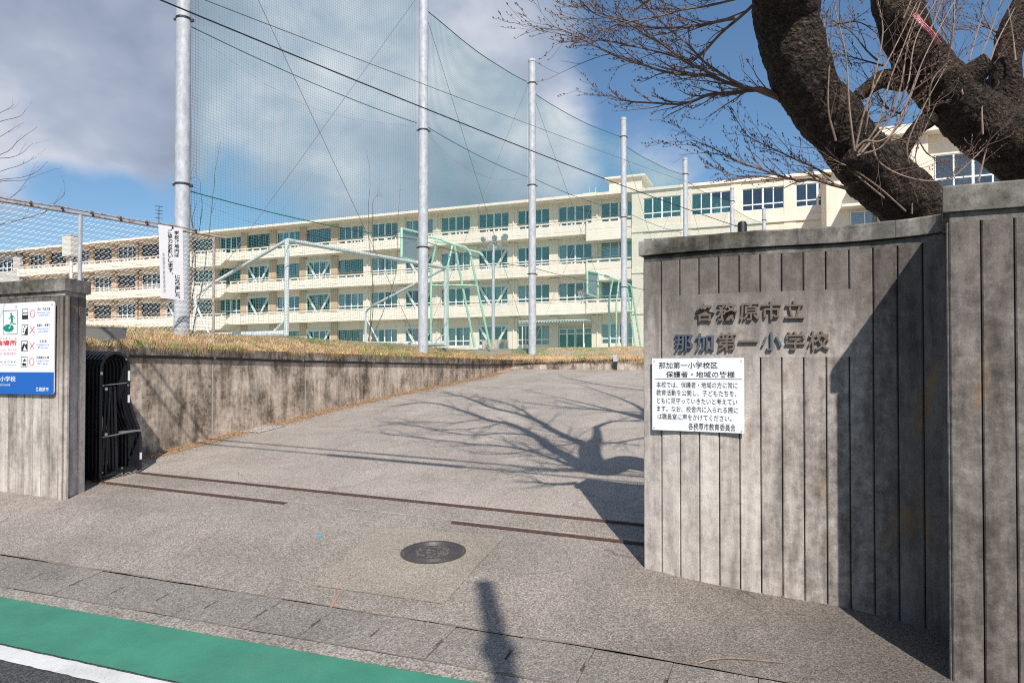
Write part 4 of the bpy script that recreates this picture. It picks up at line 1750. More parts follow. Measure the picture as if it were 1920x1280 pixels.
# woven wire: zigzag strands hooked into one another
cw = 0.075
mb = MB()
nst = int(FX / (cw / 2))
HT = 1.75
nz = int(HT / (cw / 2))
wn = Vector((Fd.y, -Fd.x, 0))
r_ = 0.0032


def wire(p, q_):
    d_ = (q_ - p).normalized()
    a_ = d_.cross(wn).normalized() * r_
    b_ = wn * r_
    n0 = len(mb.v)
    for c in (p, q_):
        mb.v += [c + a_, c - a_ * 0.5 + b_, c - a_ * 0.5 - b_]
    for e, f_ in ((0, 1), (1, 2), (2, 0)):
        mb.f.append((n0 + e, n0 + f_, n0 + 3 + f_, n0 + 3 + e))


for k_ in range(int(FX / cw) + 1):
    x0 = k_ * cw
    prev = None
    j = 0
    z = ftop(x0) - 0.03
    zlow = fz1 - 0.25
    while z > zlow:
        x = x0 + (cw * 0.505 if j % 2 else -cw * 0.505) + 0.012 * noise.noise(Vector((x0, z * 2, 0)))
        if x < 0.01:
            x = 0.01
        cur = fq(x, z) + wn * (0.003 if j % 2 else -0.003)
        if prev:
            wire(prev, cur)
        prev = cur
        z -= cw * 0.56
        j += 1
fe.part(mb, 'wire_mesh', 'fence_wire', kind='stuff')

# banner on the fence
def bn_pt(px, py, off=0.0):
    # plane of the fence, moved slightly to the street
    k_ = (px - CX) / F
    o_ = FB + wn * (0.03 + off)
    den = Fd.x - k_ * Fd.y
    lam = (k_ * o_.y - o_.x) / den
    p = o_ + Fd * lam
    return Vector((p.x, p.y, CH + (HZ - py) / F * p.y))


if (bn_pt(320, 500).y - (FB - Fd * 0.8).y) > 0.0 or True:
    pass
if wn.dot(Vector((0.2, -1, 0))) < 0:
    wn = -wn
bq = Thing('banner', 'white vertical banner with black Japanese text hung on the chain link fence', 'banner', bn_pt(322, 562))
mb = MB()
cl = [(295, 420), (340.5, 427), (343.8, 562.5), (300, 558.5)]
nx_, ny_ = 6, 10
grid = []
for j in range(ny_ + 1):
    for i in range(nx_ + 1):
        a, b = i / nx_, j / ny_
        x = (cl[0][0] * (1 - a) + cl[1][0] * a) * (1 - b) + (cl[3][0] * (1 - a) + cl[2][0] * a) * b
        y = (cl[0][1] * (1 - a) + cl[1][1] * a) * (1 - b) + (cl[3][1] * (1 - a) + cl[2][1] * a) * b
        grid.append((x, y))
for off in (0.0, -0.004):
    for x, y in grid:
        mb.v.append(bn_pt(x, y, off))
g2 = len(grid)
for j in range(ny_):
    for i in range(nx_):
        a = j * (nx_ + 1) + i
        mb.f.append((a, a + nx_ + 1, a + nx_ + 2, a + 1))
        mb.f.append((g2 + a, g2 + a + 1, g2 + a + nx_ + 2, g2 + a + nx_ + 1))
bq.part(mb, 'cloth', 'banner_white')


def bcol(body, xa, xb, ya, yb, shift, mtl, bold=0.02, size=None):
    mb = MB()
    n = len(body)
    step = (yb - ya) / n
    for i, ch in enumerate(body):
        y0 = ya + i * step
        y1 = y0 + step * 0.9
        sh = shift * (i / n)
        if ch == '。':
            y1 = y0 + step * 0.3
            text_into(mb, ch, (xb + sh - 2.2, -y1, xb + sh, -y0), lambda x, y: bn_pt(x, -y, 0.004), bold)
            continue
        text_into(mb, ch, (xa + sh, -y1, xb + sh, -y0), lambda x, y: bn_pt(x, -y, 0.004), bold)
    bq.part(mb, 'text_column', mtl, kind='stuff')


bcol('学校敷地内は', 325.0, 333.8, 432, 482, 1.0, 'print_black')
bcol('になりました。', 327.0, 336.5, 515, 564, 0.6, 'print_black')
bcol('ご協力お願いします。', 312.5, 321.2, 429, 520, 2.6, 'print_black')
bcol('各務原市教育委員会', 303.0, 307.4, 473, 549, 2.6, 'print_grey', 0.0)

# instrument box on a post behind the fence
ib = Thing('meter_box', 'small cream box on a white post behind the chain link fence', 'box', at(134, 600, 13))
mb = MB()
c = at(132, 462, 13)
hw, hh = 11.5 / F * 13, 19 / F * 13
mb.box(c - U * hw - V * 0.1 - Vector((0, 0, hh)), U * hw * 2, V * 0.2, Vector((0, 0, hh * 2)))
ib.part(mb, 'housing', 'cabinet_cream')
mb = MB()
mb.box(c - U * (hw + 0.01) - V * 0.11 + Vector((0, 0, hh)), U * (hw * 2 + 0.02), V * 0.22, Vector((0, 0, 0.015)))
ib.part(mb, 'lid', 'cabinet_cream')
mb = MB()
mb.cyl(Vector((c.x, c.y, 2.1)), Vector((c.x, c.y, c.z - hh)), 0.028, 10)
ib.part(mb, 'post', 'goal_white')

# ------------------------------------------------------------------ grass
def grass(name, mtl, n, fn, hmin, hmax, w, label, lean=0.5, seed=1):
    rnd = random.Random(seed)
    verts, faces = [], []
    k_ = 0
    tries = 0
    while k_ < n and tries < n * 8:
        tries += 1
        r = fn(rnd)
        if r is None:
            continue
        t_, s_, z_, hs = r
        b = P(t_, s_, z_ - 0.01)
        a = rnd.uniform(0, 2 * pi)
        h = rnd.uniform(hmin, hmax) * hs
        l = h * rnd.uniform(0.1, lean) * 1.6
        la = rnd.uniform(0, 2 * pi)
        wd = Vector((cos(a), sin(a), 0)) * w * rnd.uniform(0.6, 1.3)
        lv = Vector((cos(la), sin(la), 0)) * l
        mid = b + lv * 0.35 + Vector((0, 0, h * 0.62))
        tip_ = b + lv + Vector((0, 0, h * (1 - 0.25 * rnd.random())))
        i0 = len(verts)
        verts += [tuple(b - wd), tuple(b + wd), tuple(mid + wd * 0.6), tuple(mid - wd * 0.6), tuple(tip_)]
        faces += [(i0, i0 + 1, i0 + 2, i0 + 3), (i0 + 3, i0 + 2, i0 + 4)]
        k_ += 1
    me = bpy.data.meshes.new(name)
    me.from_pydata(verts, [], faces)
    me.materials.append(MATS[mtl])
    o = link(name, me)
    tag(o, label, 'grass', kind='stuff')
    return o


def greenness(t_, s_):
    g = noise.noise(Vector((t_ * 0.5, s_ * 0.5, 3.3))) + 0.5 * noise.noise(Vector((t_ * 1.7, s_ * 1.7, 9)))
    if t_ < WT and s_ < 11:
        g += 0.25
    return g


def bank(rnd, green):
    u_ = rnd.random()
    if u_ < 0.55:
        s_ = 6.2 + (WS - 6.2) * rnd.random() ** 0.8
        d_ = rnd.random() ** 1.6 * 3.6 - 0.12
        t_ = WT - d_
    else:
        t_ = WT - 1 + rnd.random() * 9.5
        d_ = rnd.random() ** 1.3 * 5.0 - 0.14
        s_ = WS + d_
    g = greenness(t_, s_)
    if green != (g > 0.22) and rnd.random() < 0.85:
        return None
    z_ = tz(t_, s_) if d_ > 0 else 2.04
    cn_ = noise.noise(Vector((t_ * 1.6, s_ * 1.6, 5))) + 0.6 * noise.noise(Vector((t_ * 5, s_ * 5, 1)))
    if cn_ < -0.28 and rnd.random() < 0.8:
        return None
    clump = 0.55 + 1.2 * max(0, cn_ + 0.3)
    if d_ > 2.6:
        clump *= 0.5
    return t_, s_, z_, clump


grass('dry_grass', 'dry_grass', 60000, lambda r: bank(r, False), 0.035, 0.10, 0.006, 'matted dry tan grass covering the bank above the retaining wall', 1.0, 3)
grass('green_grass', 'green_grass', 12000, lambda r: bank(r, True), 0.05, 0.12, 0.006, 'patches of short green grass growing through the dry bank', 0.7, 4)


rnd = random.Random(33)
verts, faces = [], []
for i in range(16000):
    if rnd.random() < 0.6:
        a_ = 6.4 + rnd.random() * (WS - 6.4)
        e_ = P(WT - 0.05, a_)
        out_ = U
        cl_ = noise.noise(Vector((a_ * 1.7, 3.0, 1.0))) + 0.5 * noise.noise(Vector((a_ * 6, 3.0, 1.0)))
    else:
        a_ = WT + rnd.random() * 9
        e_ = P(a_, WS + 0.05)
        out_ = -V
        cl_ = 0.3 + noise.noise(Vector((a_ * 1.7, 9.0, 1.0)))
    if cl_ < -0.15:
        continue
    L_ = rnd.uniform(0.08, 0.2) * (0.7 + max(0, cl_))
    along = (V if out_ == U else U) * rnd.gauss(0, 0.05)
    b = e_ + Vector((0, 0, 2.08))
    m_ = b + out_ * (0.06 + rnd.random() * 0.05) + along + Vector((0, 0, rnd.uniform(0.0, 0.06)))
    t2 = m_ + out_ * 0.03 + along + Vector((0, 0, -L_))
    w_ = (V if out_ == U else U) * rnd.uniform(0.003, 0.006)
    i0 = len(verts)
    verts += [tuple(b - w_), tuple(b + w_), tuple(m_ + w_), tuple(m_ - w_), tuple(t2)]
    faces += [(i0, i0 + 1, i0 + 2, i0 + 3), (i0 + 3, i0 + 2, i0 + 4)]
me = bpy.data.meshes.new('overhanging_grass')
me.from_pydata(verts, [], faces)
me.materials.append(MATS['dry_grass'])
tag(link('overhanging_grass', me), 'dead grass hanging down over the top edge of the retaining wall', 'grass', kind='stuff')


def tuft(rnd):
    s_ = s_at(rnd.uniform(210, 420), WT)
    t_ = WT - rnd.random() * 0.5
    c = noise.noise(Vector((s_ * 3, t_ * 3, 2)))
    if c < -0.1:
        return None
    return t_, s_, 2.1, 0.7 + c * 1.6


grass('weed_tufts', 'dry_grass', 1800, tuft, 0.10, 0.30, 0.004, 'taller straggly weeds along the foot of the chain link fence', 0.6, 5)


def litter_fn(rnd):
    s_ = 7.3 + rnd.random() * 13.5
    t_ = WT + 0.03 + abs(rnd.gauss(0, 0.12 + 0.01 * s_))
    return t_, s_


rnd = random.Random(9)
verts, faces = [], []
for i in range(16000):
    t_, s_ = litter_fn(rnd)
    if i > 15600:
        t_ = tg - 0.1 + rnd.gauss(0, 0.25)
        s_ = 6.12 + rnd.gauss(0, 0.05)
    p = P(t_, s_, gz(t_, s_) + 0.006 + rnd.random() * 0.012)
    a = rnd.uniform(0, pi)
    r1 = rnd.uniform(0.008, 0.022)
    d1 = Vector((cos(a), sin(a), rnd.uniform(-.4, .4))) * r1
    d2 = Vector((-sin(a), cos(a), rnd.uniform(-.3, .3))) * r1 * rnd.uniform(0.15, 0.5)
    i0 = len(verts)
    verts += [tuple(p - d1), tuple(p - d2), tuple(p + d1), tuple(p + d2)]
    faces.append((i0, i0 + 1, i0 + 2, i0 + 3))
me = bpy.data.meshes.new('leaf_litter')
me.from_pydata(verts, [], faces)
me.materials.append(MATS['leaf_brown'])
tag(link('leaf_litter', me), 'dead leaves and grass blown along the foot of the retaining wall', 'leaves', kind='stuff')

# gully grate at the foot of the wall
gp = ground_hit(492, 804)
gtt, gss = ts(gp)
gr = Thing('drain_grate', 'small steel drain grate at the foot of the retaining wall', 'grate', gp)
for k_ in range(9):
    mb = MB()
    mb.box(G(gtt - 0.22, gss - 0.3 + k_ * 0.07, 0.004), G(gtt + 0.22, gss - 0.3 + k_ * 0.07, 0.004) - G(gtt - 0.22, gss - 0.3 + k_ * 0.07, 0.004), V * 0.025, Vector((0, 0, 0.012)))
    gr.part(mb, 'bar', 'galvanised')
mb = MB()
mb.quad(G(gtt - 0.24, gss - 0.34, 0.003), G(gtt + 0.24, gss - 0.34, 0.003), G(gtt + 0.24, gss + 0.34, 0.003), G(gtt - 0.24, gss + 0.34, 0.003))
gr.part(mb, 'pit', 'joint_dark')

# ------------------------------------------------------------------ soccer goal
FZ = 2.5
A0, B0 = at(537, 638, 16.4), at(835, 640, 22.8)
A0.z = B0.z = 2.5
topA, topB = at(537, 450, 16.4), at(835, 502, 22.8)
gdir = (B0 - A0)
gdir.z = 0
gdir.normalize()
gback = Vector((-gdir.y, gdir.x, 0))
gA, gB = at(366, 632, 17.9), at(686, 640, 24.3)
back = Vector((gA.x - A0.x, gA.y - A0.y, 0))
sg = Thing('soccer_goal', 'white steel soccer goal frame on the school yard behind the net', 'goal', A0)
mb = MB()
mb.tube([A0, topA], 0.058, 14)
sg.part(mb, 'post', 'goal_white', smooth=True)
mb = MB()
mb.tube([B0, topB], 0.058, 14)
sg.part(mb, 'post', 'goal_white', smooth=True)
mb = MB()
mb.tube([topA, topB], 0.055, 14)
sg.part(mb, 'crossbar', 'goal_white', smooth=True)
for a0, tp, Zk, pxs in ((A0, topA, 17.9, ((400, 530), (366, 556), (363, 632))), (B0, topB, 24.3, ((695, 575), (686, 585), (685, 640)))):
    q = [tp]
    for j, (x, y) in enumerate(pxs):
        Zq = Zk if j else Zk - 0.25
        q.append(at(x, y, Zq))
    q[-1].z = 2.5
    mb = MB()
    mb.tube([q[0], q[1], q[1].lerp(q[2], 0.5) + Vector((0, 0, 0.03)), q[2], q[3]], 0.042, 12)
    sg.part(mb, 'side_frame', 'goal_white', smooth=True)
    mb = MB()
    bs = q[2].lerp(q[3], 0.15)
    e_ = Vector((q[3].x + (a0.x - q[3].x) * 0.2, q[3].y + (a0.y - q[3].y) * 0.2, 2.5))
    mb.tube([bs, e_], 0.028, 10)
    sg.part(mb, 'strut', 'goal_white', smooth=True)
    mb = MB()
    mb.tube([q[3] + Vector((0, 0, 0.05)), Vector((a0.x, a0.y, 2.55))], 0.085, 14)
    sg.part(mb, 'base_tube', 'goal_white', smooth=True)
    mb = MB()
    g_ = Vector((a0.x, a0.y, 2.9))
    mb.tube([g_, Vector((a0.x + (q[3].x - a0.x) * 0.15, a0.y + (q[3].y - a0.y) * 0.15, 2.58))], 0.025, 8)
    sg.part(mb, 'gusset', 'goal_white')
q0, q1 = at(366, 632, 17.9), at(685, 640, 24.3)
mb = MB()
mb.tube([Vector((q0.x, q0.y, 2.54)), Vector((q1.x, q1.y, 2.54))], 0.04, 10)
sg.part(mb, 'back_tube', 'goal_white', smooth=True)


# ------------------------------------------------------------------ basketball stands
def hoop(lab, Zc, board, arm, front, rear, brace_y, ring_c, dZ):
    th = Thing('basketball_stand', lab, 'basketball hoop', at(front[0][0], 640, Zc), 'basketball stands in the yard')
    z0 = 2.55
    (x0, y0), (x1, y1), (x2, y2), (x3, y3) = board      # tl, tr, br, bl
    Zl, Zr = Zc - 0.9, Zc + 0.6
    mb = MB()
    a_, b_, c_, d_ = at(x0, y0, Zl), at(x1, y1, Zr), at(x2, y2, Zr), at(x3, y3, Zl)
    nn_ = (b_ - a_).cross(d_ - a_).normalized() * 0.04
    mb.prism([a_, b_, c_, d_], [p + nn_ for p in (a_, b_, c_, d_)])
    th.part(mb, 'backboard', 'board_grey')
    for e, f_ in ((a_, b_), (b_, c_), (c_, d_), (d_, a_)):
        mb = MB()
        mb.tube([e - nn_ * 0.3, f_ - nn_ * 0.3], 0.05, 6)
        th.part(mb, 'board_frame', 'hoop_green')
    for side, zz in ((0, 0.0), (1, 1.5)):
        sh = side * dZ
        mb = MB()
        pts = [at(x + sh * (0.0), y, Zc + zz * 0.2) for x, y in arm]
        pts = [p + V * (1.3 * side) for p in pts]
        mb.tube(pts, 0.045, 8)
        th.part(mb, 'top_arm', 'hoop_green', smooth=True)
        fx, fy = front[side]
        f0 = at(fx, fy, Zc)
        mb = MB()
        mb.tube([Vector((f0.x, f0.y, z0)), f0], 0.045, 8)
        th.part(mb, 'front_leg', 'hoop_green', smooth=True)
        (rx, ry), (bx, by) = rear[side]
        r0 = at(rx, ry, Zc)
        r1 = at(bx, by, Zc + 0.5)
        r1.z = z0
        mb = MB()
        mb.tube([r1, r0], 0.045, 8)
        th.part(mb, 'rear_leg', 'hoop_green', smooth=True)
        mb = MB()
        k_ = (at(0, brace_y, Zc).z - z0) / (r0.z - z0)
        rr1 = r1.lerp(r0, min(1, k_))
        mb.tube([Vector((f0.x, f0.y, rr1.z)), rr1], 0.035, 8)
        th.part(mb, 'brace', 'hoop_green', smooth=True)
        mb = MB()
        mid = at(arm[1][0], arm[1][1], Zc) + V * (1.3 * side)
        mb.tube([f0, mid], 0.038, 8)
        th.part(mb, 'strut', 'hoop_green', smooth=True)
    if ring_c:
        c = at(ring_c[0], ring_c[1], Zc - 0.3)
        m1 = MB()
        n_ = 20
        m1.tube([c + Vector((0.225 * cos(2 * pi * i / n_), 0.225 * sin(2 * pi * i / n_), 0)) for i in range(n_ + 1)], 0.014, 6, cap=False)
        th.part(m1, 'ring', 'ring_orange')
        m1 = MB()
        for i in range(12):
            a1 = 2 * pi * i / 12
            a2 = a1 + 0.5
            m1.tube([c + Vector((0.22 * cos(a1), 0.22 * sin(a1), 0)), c + Vector((0.14 * cos(a2), 0.14 * sin(a2), -0.38))], 0.005, 4)
            m1.tube([c + Vector((0.22 * cos(a1), 0.22 * sin(a1), 0)), c + Vector((0.14 * cos(a1 - .5), 0.14 * sin(a1 - .5), -0.38))], 0.005, 4)
        th.part(m1, 'hoop_net', 'goal_white', kind='stuff')
    return th


hoop('green framed basketball stand behind the soccer goal, seen from the side', 26.0,
     [(752, 428), (785, 436), (785, 492), (752, 483)], [(785, 440), (820, 446), (850, 458), (872, 463), (880, 470)],
     [(808, 500), (839, 500)], [((852, 460), (890, 636)), ((880, 468), (919, 636))], 534, None, 10)
hoop('farther green framed basketball stand with an orange ring, left of the name wall', 34.0,
     [(1101, 508), (1121, 512), (1121, 558), (1101, 551)], [(1121, 512), (1150, 521), (1172, 530), (1182, 534)],
     [(1142, 563), (1156, 568)], [((1175, 531), (1192, 640)), ((1184, 537), (1203, 640))], 583, (1091, 545), 8)

# ------------------------------------------------------------------ floodlight mast and small yard things
fm = Thing('floodlight_mast', 'grey mast with a cluster of round floodlights in the school yard', 'floodlight', at(925, 640, 45))
b0 = at(925, 636, 45)
mb = MB()
mb.tube([Vector((b0.x, b0.y, 2.4)), at(925, 455, 45)], [0.13, 0.09], 12)
fm.part(mb, 'mast', 'galvanised', smooth=True)
mb = MB()
c = at(925, 452, 45)
mb.box(at(903, 452, 45), at(948, 450, 45) - at(903, 452, 45), (0, 0.08, 0), (0, 0, 0.08))
fm.part(mb, 'crossarm', 'galvanised')
mb = MB()
mb.box(at(915, 464, 45), at(938, 464, 45) - at(915, 464, 45), (0, 0.08, 0), (0, 0, 0.06))
fm.part(mb, 'crossarm', 'galvanised')
for x, y, r_ in ((908, 447, 5), (927, 444, 5.5), (944, 443, 7), (921, 460, 4.5), (935, 459, 4.5)):
    c = at(x, y, 44.8)
    rr_ = r_ / F * 45
    d_ = Vector((0.35 * (x - 925) / 10, -1, -0.5)).normalized()
    mb = MB()
    mb.tube([c - d_ * 0.05, c + d_ * 0.12, c + d_ * 0.2], [rr_ * 0.5, rr_, rr_], 14)
    lm = fm.part(mb, 'lamp', 'galvanised', smooth=True)
    mb = MB()
    mb.tube([c + d_ * 0.19, c + d_ * 0.205], [rr_ * 0.92, rr_ * 0.9], 14)
    me = mb.mesh('lens', 'board_grey', fm.org)
    link('lens', me, lm)

cbk = Thing('concrete_block', 'low concrete block standing in the yard near the second basketball stand', 'block', at(925, 642, 36))
mb = MB()
c0 = at(904, 648, 36)
c0.z = 2.5
mb.box(c0, U * 1.25, V * 0.6, Vector((0, 0, at(0, 637, 36).z - 2.5)))
o_ = cbk.part(mb, 'block', 'retaining_concrete')

# ------------------------------------------------------------------ school building (local axes: x along the front, y inwards, z up from 3.0)
BZ = 3.0
BR = math.atan2(U.y, U.x)
bd = Thing('school_building', 'long four storey cream school building with balconies behind the net', 'building', (0, 64.4, BZ), None, BR)


def LB(x0, x1, y0, y1, z0, z1):
    m = MB()
    m.lbox(x0, x1, y0, y1, z0, z1)
    return m


def bpart(m, name, mtl, **k):
    return bd.part(m, name, mtl, local=True, **k)


BAY = 4.13
T0 = -0.43
XL_, XJ, XM, XR = T0 - BAY * 17, T0 - BAY * 4, T0 + BAY * 3 - 0.55, T0 + BAY * 7 + 1.2
WY = 1.4                              # wall plane behind the balcony fronts
FL_ = [0.0, 3.9, 7.5, 11.1]           # floor levels above 3.0
ROOF = 14.33
# roof slab in lengths
for a, b in ((XL_, T0 - BAY * 12), (T0 - BAY * 12, T0 - BAY * 8), (T0 - BAY * 8, XJ), (XJ, XM), (XM, XR)):
    bpart(LB(a + 0.01, b - 0.01, -0.15, 12, ROOF, ROOF + 0.24), 'roof_slab', 'cream_trim')
bpart(LB(XL_, XR, 9.0, 9.2, 0, ROOF), 'rear_wall', 'interior')
bpart(LB(XL_, XL_ + 0.2, WY, 9, 0, ROOF), 'end_wall', 'cream_wall')
bpart(LB(XR - 0.2, XR, 0, 12, 0, ROOF), 'end_wall', 'cream_wall')
for z in FL_[1:]:
    bpart(LB(XL_, XR - 0.3, WY + 0.3, 9, z - 0.1, z), 'floor_slab', 'interior')

# window assemblies with shared meshes
def win_frame_mesh(w, h, lowf, mtl, cols=4):
    m = MB()
    fw = 0.06
    m.lbox(0, w, 0, 0.10, 0, fw)
    m.lbox(0, w, 0, 0.10, h - fw, h)
    m.lbox(0, fw, 0, 0.10, fw, h - fw)
    m.lbox(w - fw, w, 0, 0.10, fw, h - fw)
    for c in range(1, cols):
        x = w * c / cols
        ww = 0.075 if c == cols // 2 else 0.045
        m.lbox(x - ww, x + ww, 0.012, 0.088, fw, h - fw)
    zl = h * lowf
    m.lbox(fw, w - fw, 0.02, 0.08, zl - 0.05, zl + 0.05)
    return m.mesh('window_frame', mtl)


def pane_mesh(w, h):
    m = MB()
    m.lbox(0, w, 0, 0.01, 0, h)
    return m.mesh('pane', 'glass')


WW = 3.25
rb = random.Random(21)
_wc = {}


def window(parent_add, x, y, z, h, mtl, fine, w=WW, lowf=0.27, curtain=0, cols=4):
    key = (w, h, mtl, lowf, cols)
    if key not in _wc:
        fm_ = win_frame_mesh(w, h, lowf, mtl, cols)
        up = pane_mesh(w / cols - 0.07, h * (1 - lowf) - 0.09)
        dn = pane_mesh(w / cols - 0.07, h * lowf - 0.09)
        al = MB()
        al.lbox(0.03, w - 0.03, 0.045, 0.055, 0.03, h - 0.03)
        cu = MB()
        n_ = 40
        cu2 = []
        for half in (0,):
            n0 = len(cu.v)
            for i in range(n_ + 1):
                xx = 0.05 + (w * 0.46) * i / n_
                yy = 0.22 + 0.03 * sin(i * 1.4)
                cu.v += [Vector((xx, yy, 0.05)), Vector((xx, yy, h - 0.05))]
            for i in range(n_):
                a = n0 + 2 * i
                cu.f.append((a, a + 2, a + 3, a + 1))
        _wc[key] = (fm_, up, dn, al.mesh('glazing', 'glass'), cu.mesh('curtain', 'curtain'))
    fm_, up, dn, al, cu = _wc[key]
    wobj = link('window', fm_, bd.o, (x, y, z))
    if fine:
        for c in range(cols):
            xx = w * c / cols + 0.035
            link('pane', up, wobj, (xx, 0.045, h * lowf + 0.045)).rotation_euler = (rb.gauss(0, 0.006), 0, rb.gauss(0, 0.008))
            link('pane', dn, wobj, (xx, 0.045, 0.045))
    else:
        link('pane', al, wobj, (0, 0, 0)).rotation_euler = (rb.gauss(0, 0.005), 0, rb.gauss(0, 0.003))
    if curtain & 1:
        link('curtain', cu, wobj, (0, 0, 0)).scale = (rb.uniform(0.45, 1.0), 1, 1)
    if curtain & 2:
        sx_ = rb.uniform(0.45, 1.0)
        link('curtain', cu, wobj, (w * (1 - 0.5 * sx_), 0, 0)).scale = (sx_, 1, 1)
    if rb.random() < 0.3:
        m_ = MB()
        x_ = rb.uniform(0.2, w - 1.2)
        m_.lbox(x_, x_ + rb.uniform(0.4, 1.0), 0.35, 0.7, 0.0, rb.uniform(0.3, 0.75))
        m_.lbox(x_ + 0.1, x_ + 0.3, 0.4, 0.6, 0.3, rb.uniform(0.7, 0.95))
        link('window_sill_clutter', m_.mesh('window_sill_clutter', rb.choice(['curtain', 'tan_column', 'board_grey', 'dry_grass'])), wobj)
    return wobj


CW = BAY - WW        # pier width
WZ0, WH = 1.02, 1.86
for fi, fz in enumerate(FL_):
    topz = (FL_ + [ROOF])[fi + 1] if fi < 3 else ROOF
    for n in range(-17, 7):
        xa = T0 + BAY * n
        xb = xa + BAY
        flush = xa > XM - 0.5
        wy = 0.0 if flush else WY
        west = xb < XJ + 0.1
        cmat = 'tan_column' if west else 'cream_wall'
        # pier, spandrel, lintel
        bpart(LB(xa - CW / 2, xa + CW / 2, wy - (0.0 if flush else 0.12), wy + 0.3, fz, topz - (0.0 if fi == 3 else 0.22)), 'pier', cmat)
        brown = west and fi > 0 or (west and n % 3 == 0)
        wh = WH if not (flush and fi == 3) else 1.86
        zz = fz + WZ0 + (0.0 if not flush else -0.25)
        xw0, xw1 = xa + CW / 2, xb - CW / 2
        entrance = (fi == 0 and n == 1)
        if not entrance:
            bpart(LB(xw0, xw1, wy + 0.05, wy + 0.25, fz, zz), 'spandrel', 'cream_wall')
        bpart(LB(xw0, xw1, wy + 0.05, wy + 0.25, zz + wh, topz), 'lintel', 'cream_wall')
        if entrance:
            continue
        fine = (n >= -1)
        cur = rb.choice([0, 1, 2, 3, 3, 3]) if fi < 3 else rb.choice([0, 0, 0, 0, 3])
        if flush and fi == 3:
            cur = 0
        window(None, xw0 + 0.005, wy + 0.10, zz, wh, 'window_brown' if (west and (n + fi) % 2) else 'window_white', fine, xw1 - xw0 - 0.01, 0.27, cur)
        # seismic braces
        if fi < 3 and n in (-11, -8, -6, -3, -1) and not flush:
            m = MB()
            yb_ = wy - 0.10
            m.lbox(xw0 - 0.1, xw1 + 0.1, yb_, yb_ + 0.14, zz + wh - 0.02, zz + wh + 0.2)
            m.lbox(xw0 - 0.1, xw1 + 0.1, yb_, yb_ + 0.14, zz - 0.26, zz - 0.04)
            m.lbox(xw0 - 0.1, xw0 + 0.12, yb_, yb_ + 0.14, zz - 0.04, zz + wh - 0.02)
            m.lbox(xw1 - 0.12, xw1 + 0.1, yb_, yb_ + 0.14, zz - 0.04, zz + wh - 0.02)
            cxm = (xw0 + xw1) / 2
            for sx in (-1, 1):
                p0 = Vector((cxm + sx * 0.25, yb_ + 0.01, zz - 0.04))
                p1 = Vector((cxm + sx * 1.45, yb_ + 0.01, zz + wh - 0.02))
                m.prism([p0 + Vector((-0.13, 0, 0)), p0 + Vector((0.13, 0, 0)), p0 + Vector((0.13, 0.12, 0)), p0 + Vector((-0.13, 0.12, 0))],
                        [p1 + Vector((-0.13, 0, 0)), p1 + Vector((0.13, 0, 0)), p1 + Vector((0.13, 0.12, 0)), p1 + Vector((-0.13, 0.12, 0))])
            bpart(m, 'seismic_brace', 'brace_white')
    # last pier
    bpart(LB(XR - CW, XR - 0.21, -0.0, 0.3, fz, topz), 'pier', 'cream_wall')

# balconies
def balcony(x0, x1, zf, front=0.0, solid=False, deep=False):
    m = MB()
    m.lbox(x0, x1, front, WY + 0.05, zf - 0.16, zf)
    b = bpart(m, 'balcony', 'cream_trim')

    def sub(m_, name, mtl='cream_trim'):
        me = m_.mesh(name, mtl)
        link(name, me, b)
    if solid:
        m = MB()
        m.lbox(x0, x1, front, front + 0.12, zf + 0.002, zf + 1.05)
        m.lbox(x1 - 0.12, x1, front + 0.122, WY, zf + 0.002, zf + 1.05)
        sub(m, 'parapet')
    else:
        m = MB()
        m.lbox(x0, x1, front + 0.01, front + 0.12, zf + 0.002, zf + 0.10)
        m.lbox(x0, x1, front + 0.01, front + 0.12, zf + 0.17, zf + 0.78)
        x = x0
        while x < x1 - 0.1:
            m.lbox(x, x + (0.4 if int(x * 3) % 4 else 1.6), front + 0.02, front + 0.11, zf + 0.10, zf + 0.17)
            x += 2.065
        sub(m, 'parapet')
        m = MB()
        m.lbox(x0, x1, front - 0.02, front + 0.14, zf + 0.98, zf + 1.08)
        x = x0
        i = 0
        while x < x1 - 0.1:
            m.lbox(x, x + 0.14, front + 0.02, front + 0.12, zf + 0.78, zf + 0.98)
            x += 1.0325
            i += 1
        sub(m, 'handrail')
        m = MB()
        m.tube([Vector((x0, front + 0.05, zf + 1.2)), Vector((x1, front + 0.05, zf + 1.2))], 0.02, 6)
        x = x0 + 0.5
        while x < x1:
            m.tube([Vector((x, front + 0.05, zf + 1.08)), Vector((x, front + 0.05, zf + 1.2))], 0.015, 4)
            x += 2.065
        sub(m, 'guard_pipe', 'dark_steel')
    if deep:
        m = MB()
        m.prism([Vector((x0 + 0.8, front, zf - 0.75)), Vector((x1 - 0.8, front, zf - 0.75)), Vector((x1 - 0.8, WY, zf - 0.75)), Vector((x0 + 0.8, WY, zf - 0.75))],
                [Vector((x0, front, zf - 0.162)), Vector((x1, front, zf - 0.162)), Vector((x1, WY, zf - 0.162)), Vector((x0, WY, zf - 0.162))])
        sub(m, 'haunch')
    return b


for zf in FL_[1:]:
    balcony(XL_ + 0.2, -40.0, zf)
    balcony(-40.0, -34.2, zf, -0.7, deep=True)
    balcony(-34.2, XJ, zf)
    balcony(XJ + 0.02, 7.3, zf)
    if zf > 5:
        m = LB(7.32, XM - 0.05, -0.35, WY, zf - 0.85, zf - 0.0)
        bpart(m, 'stair_landing', 'cream_trim')
    balcony(7.32, XM - 0.04, zf, -0.33)
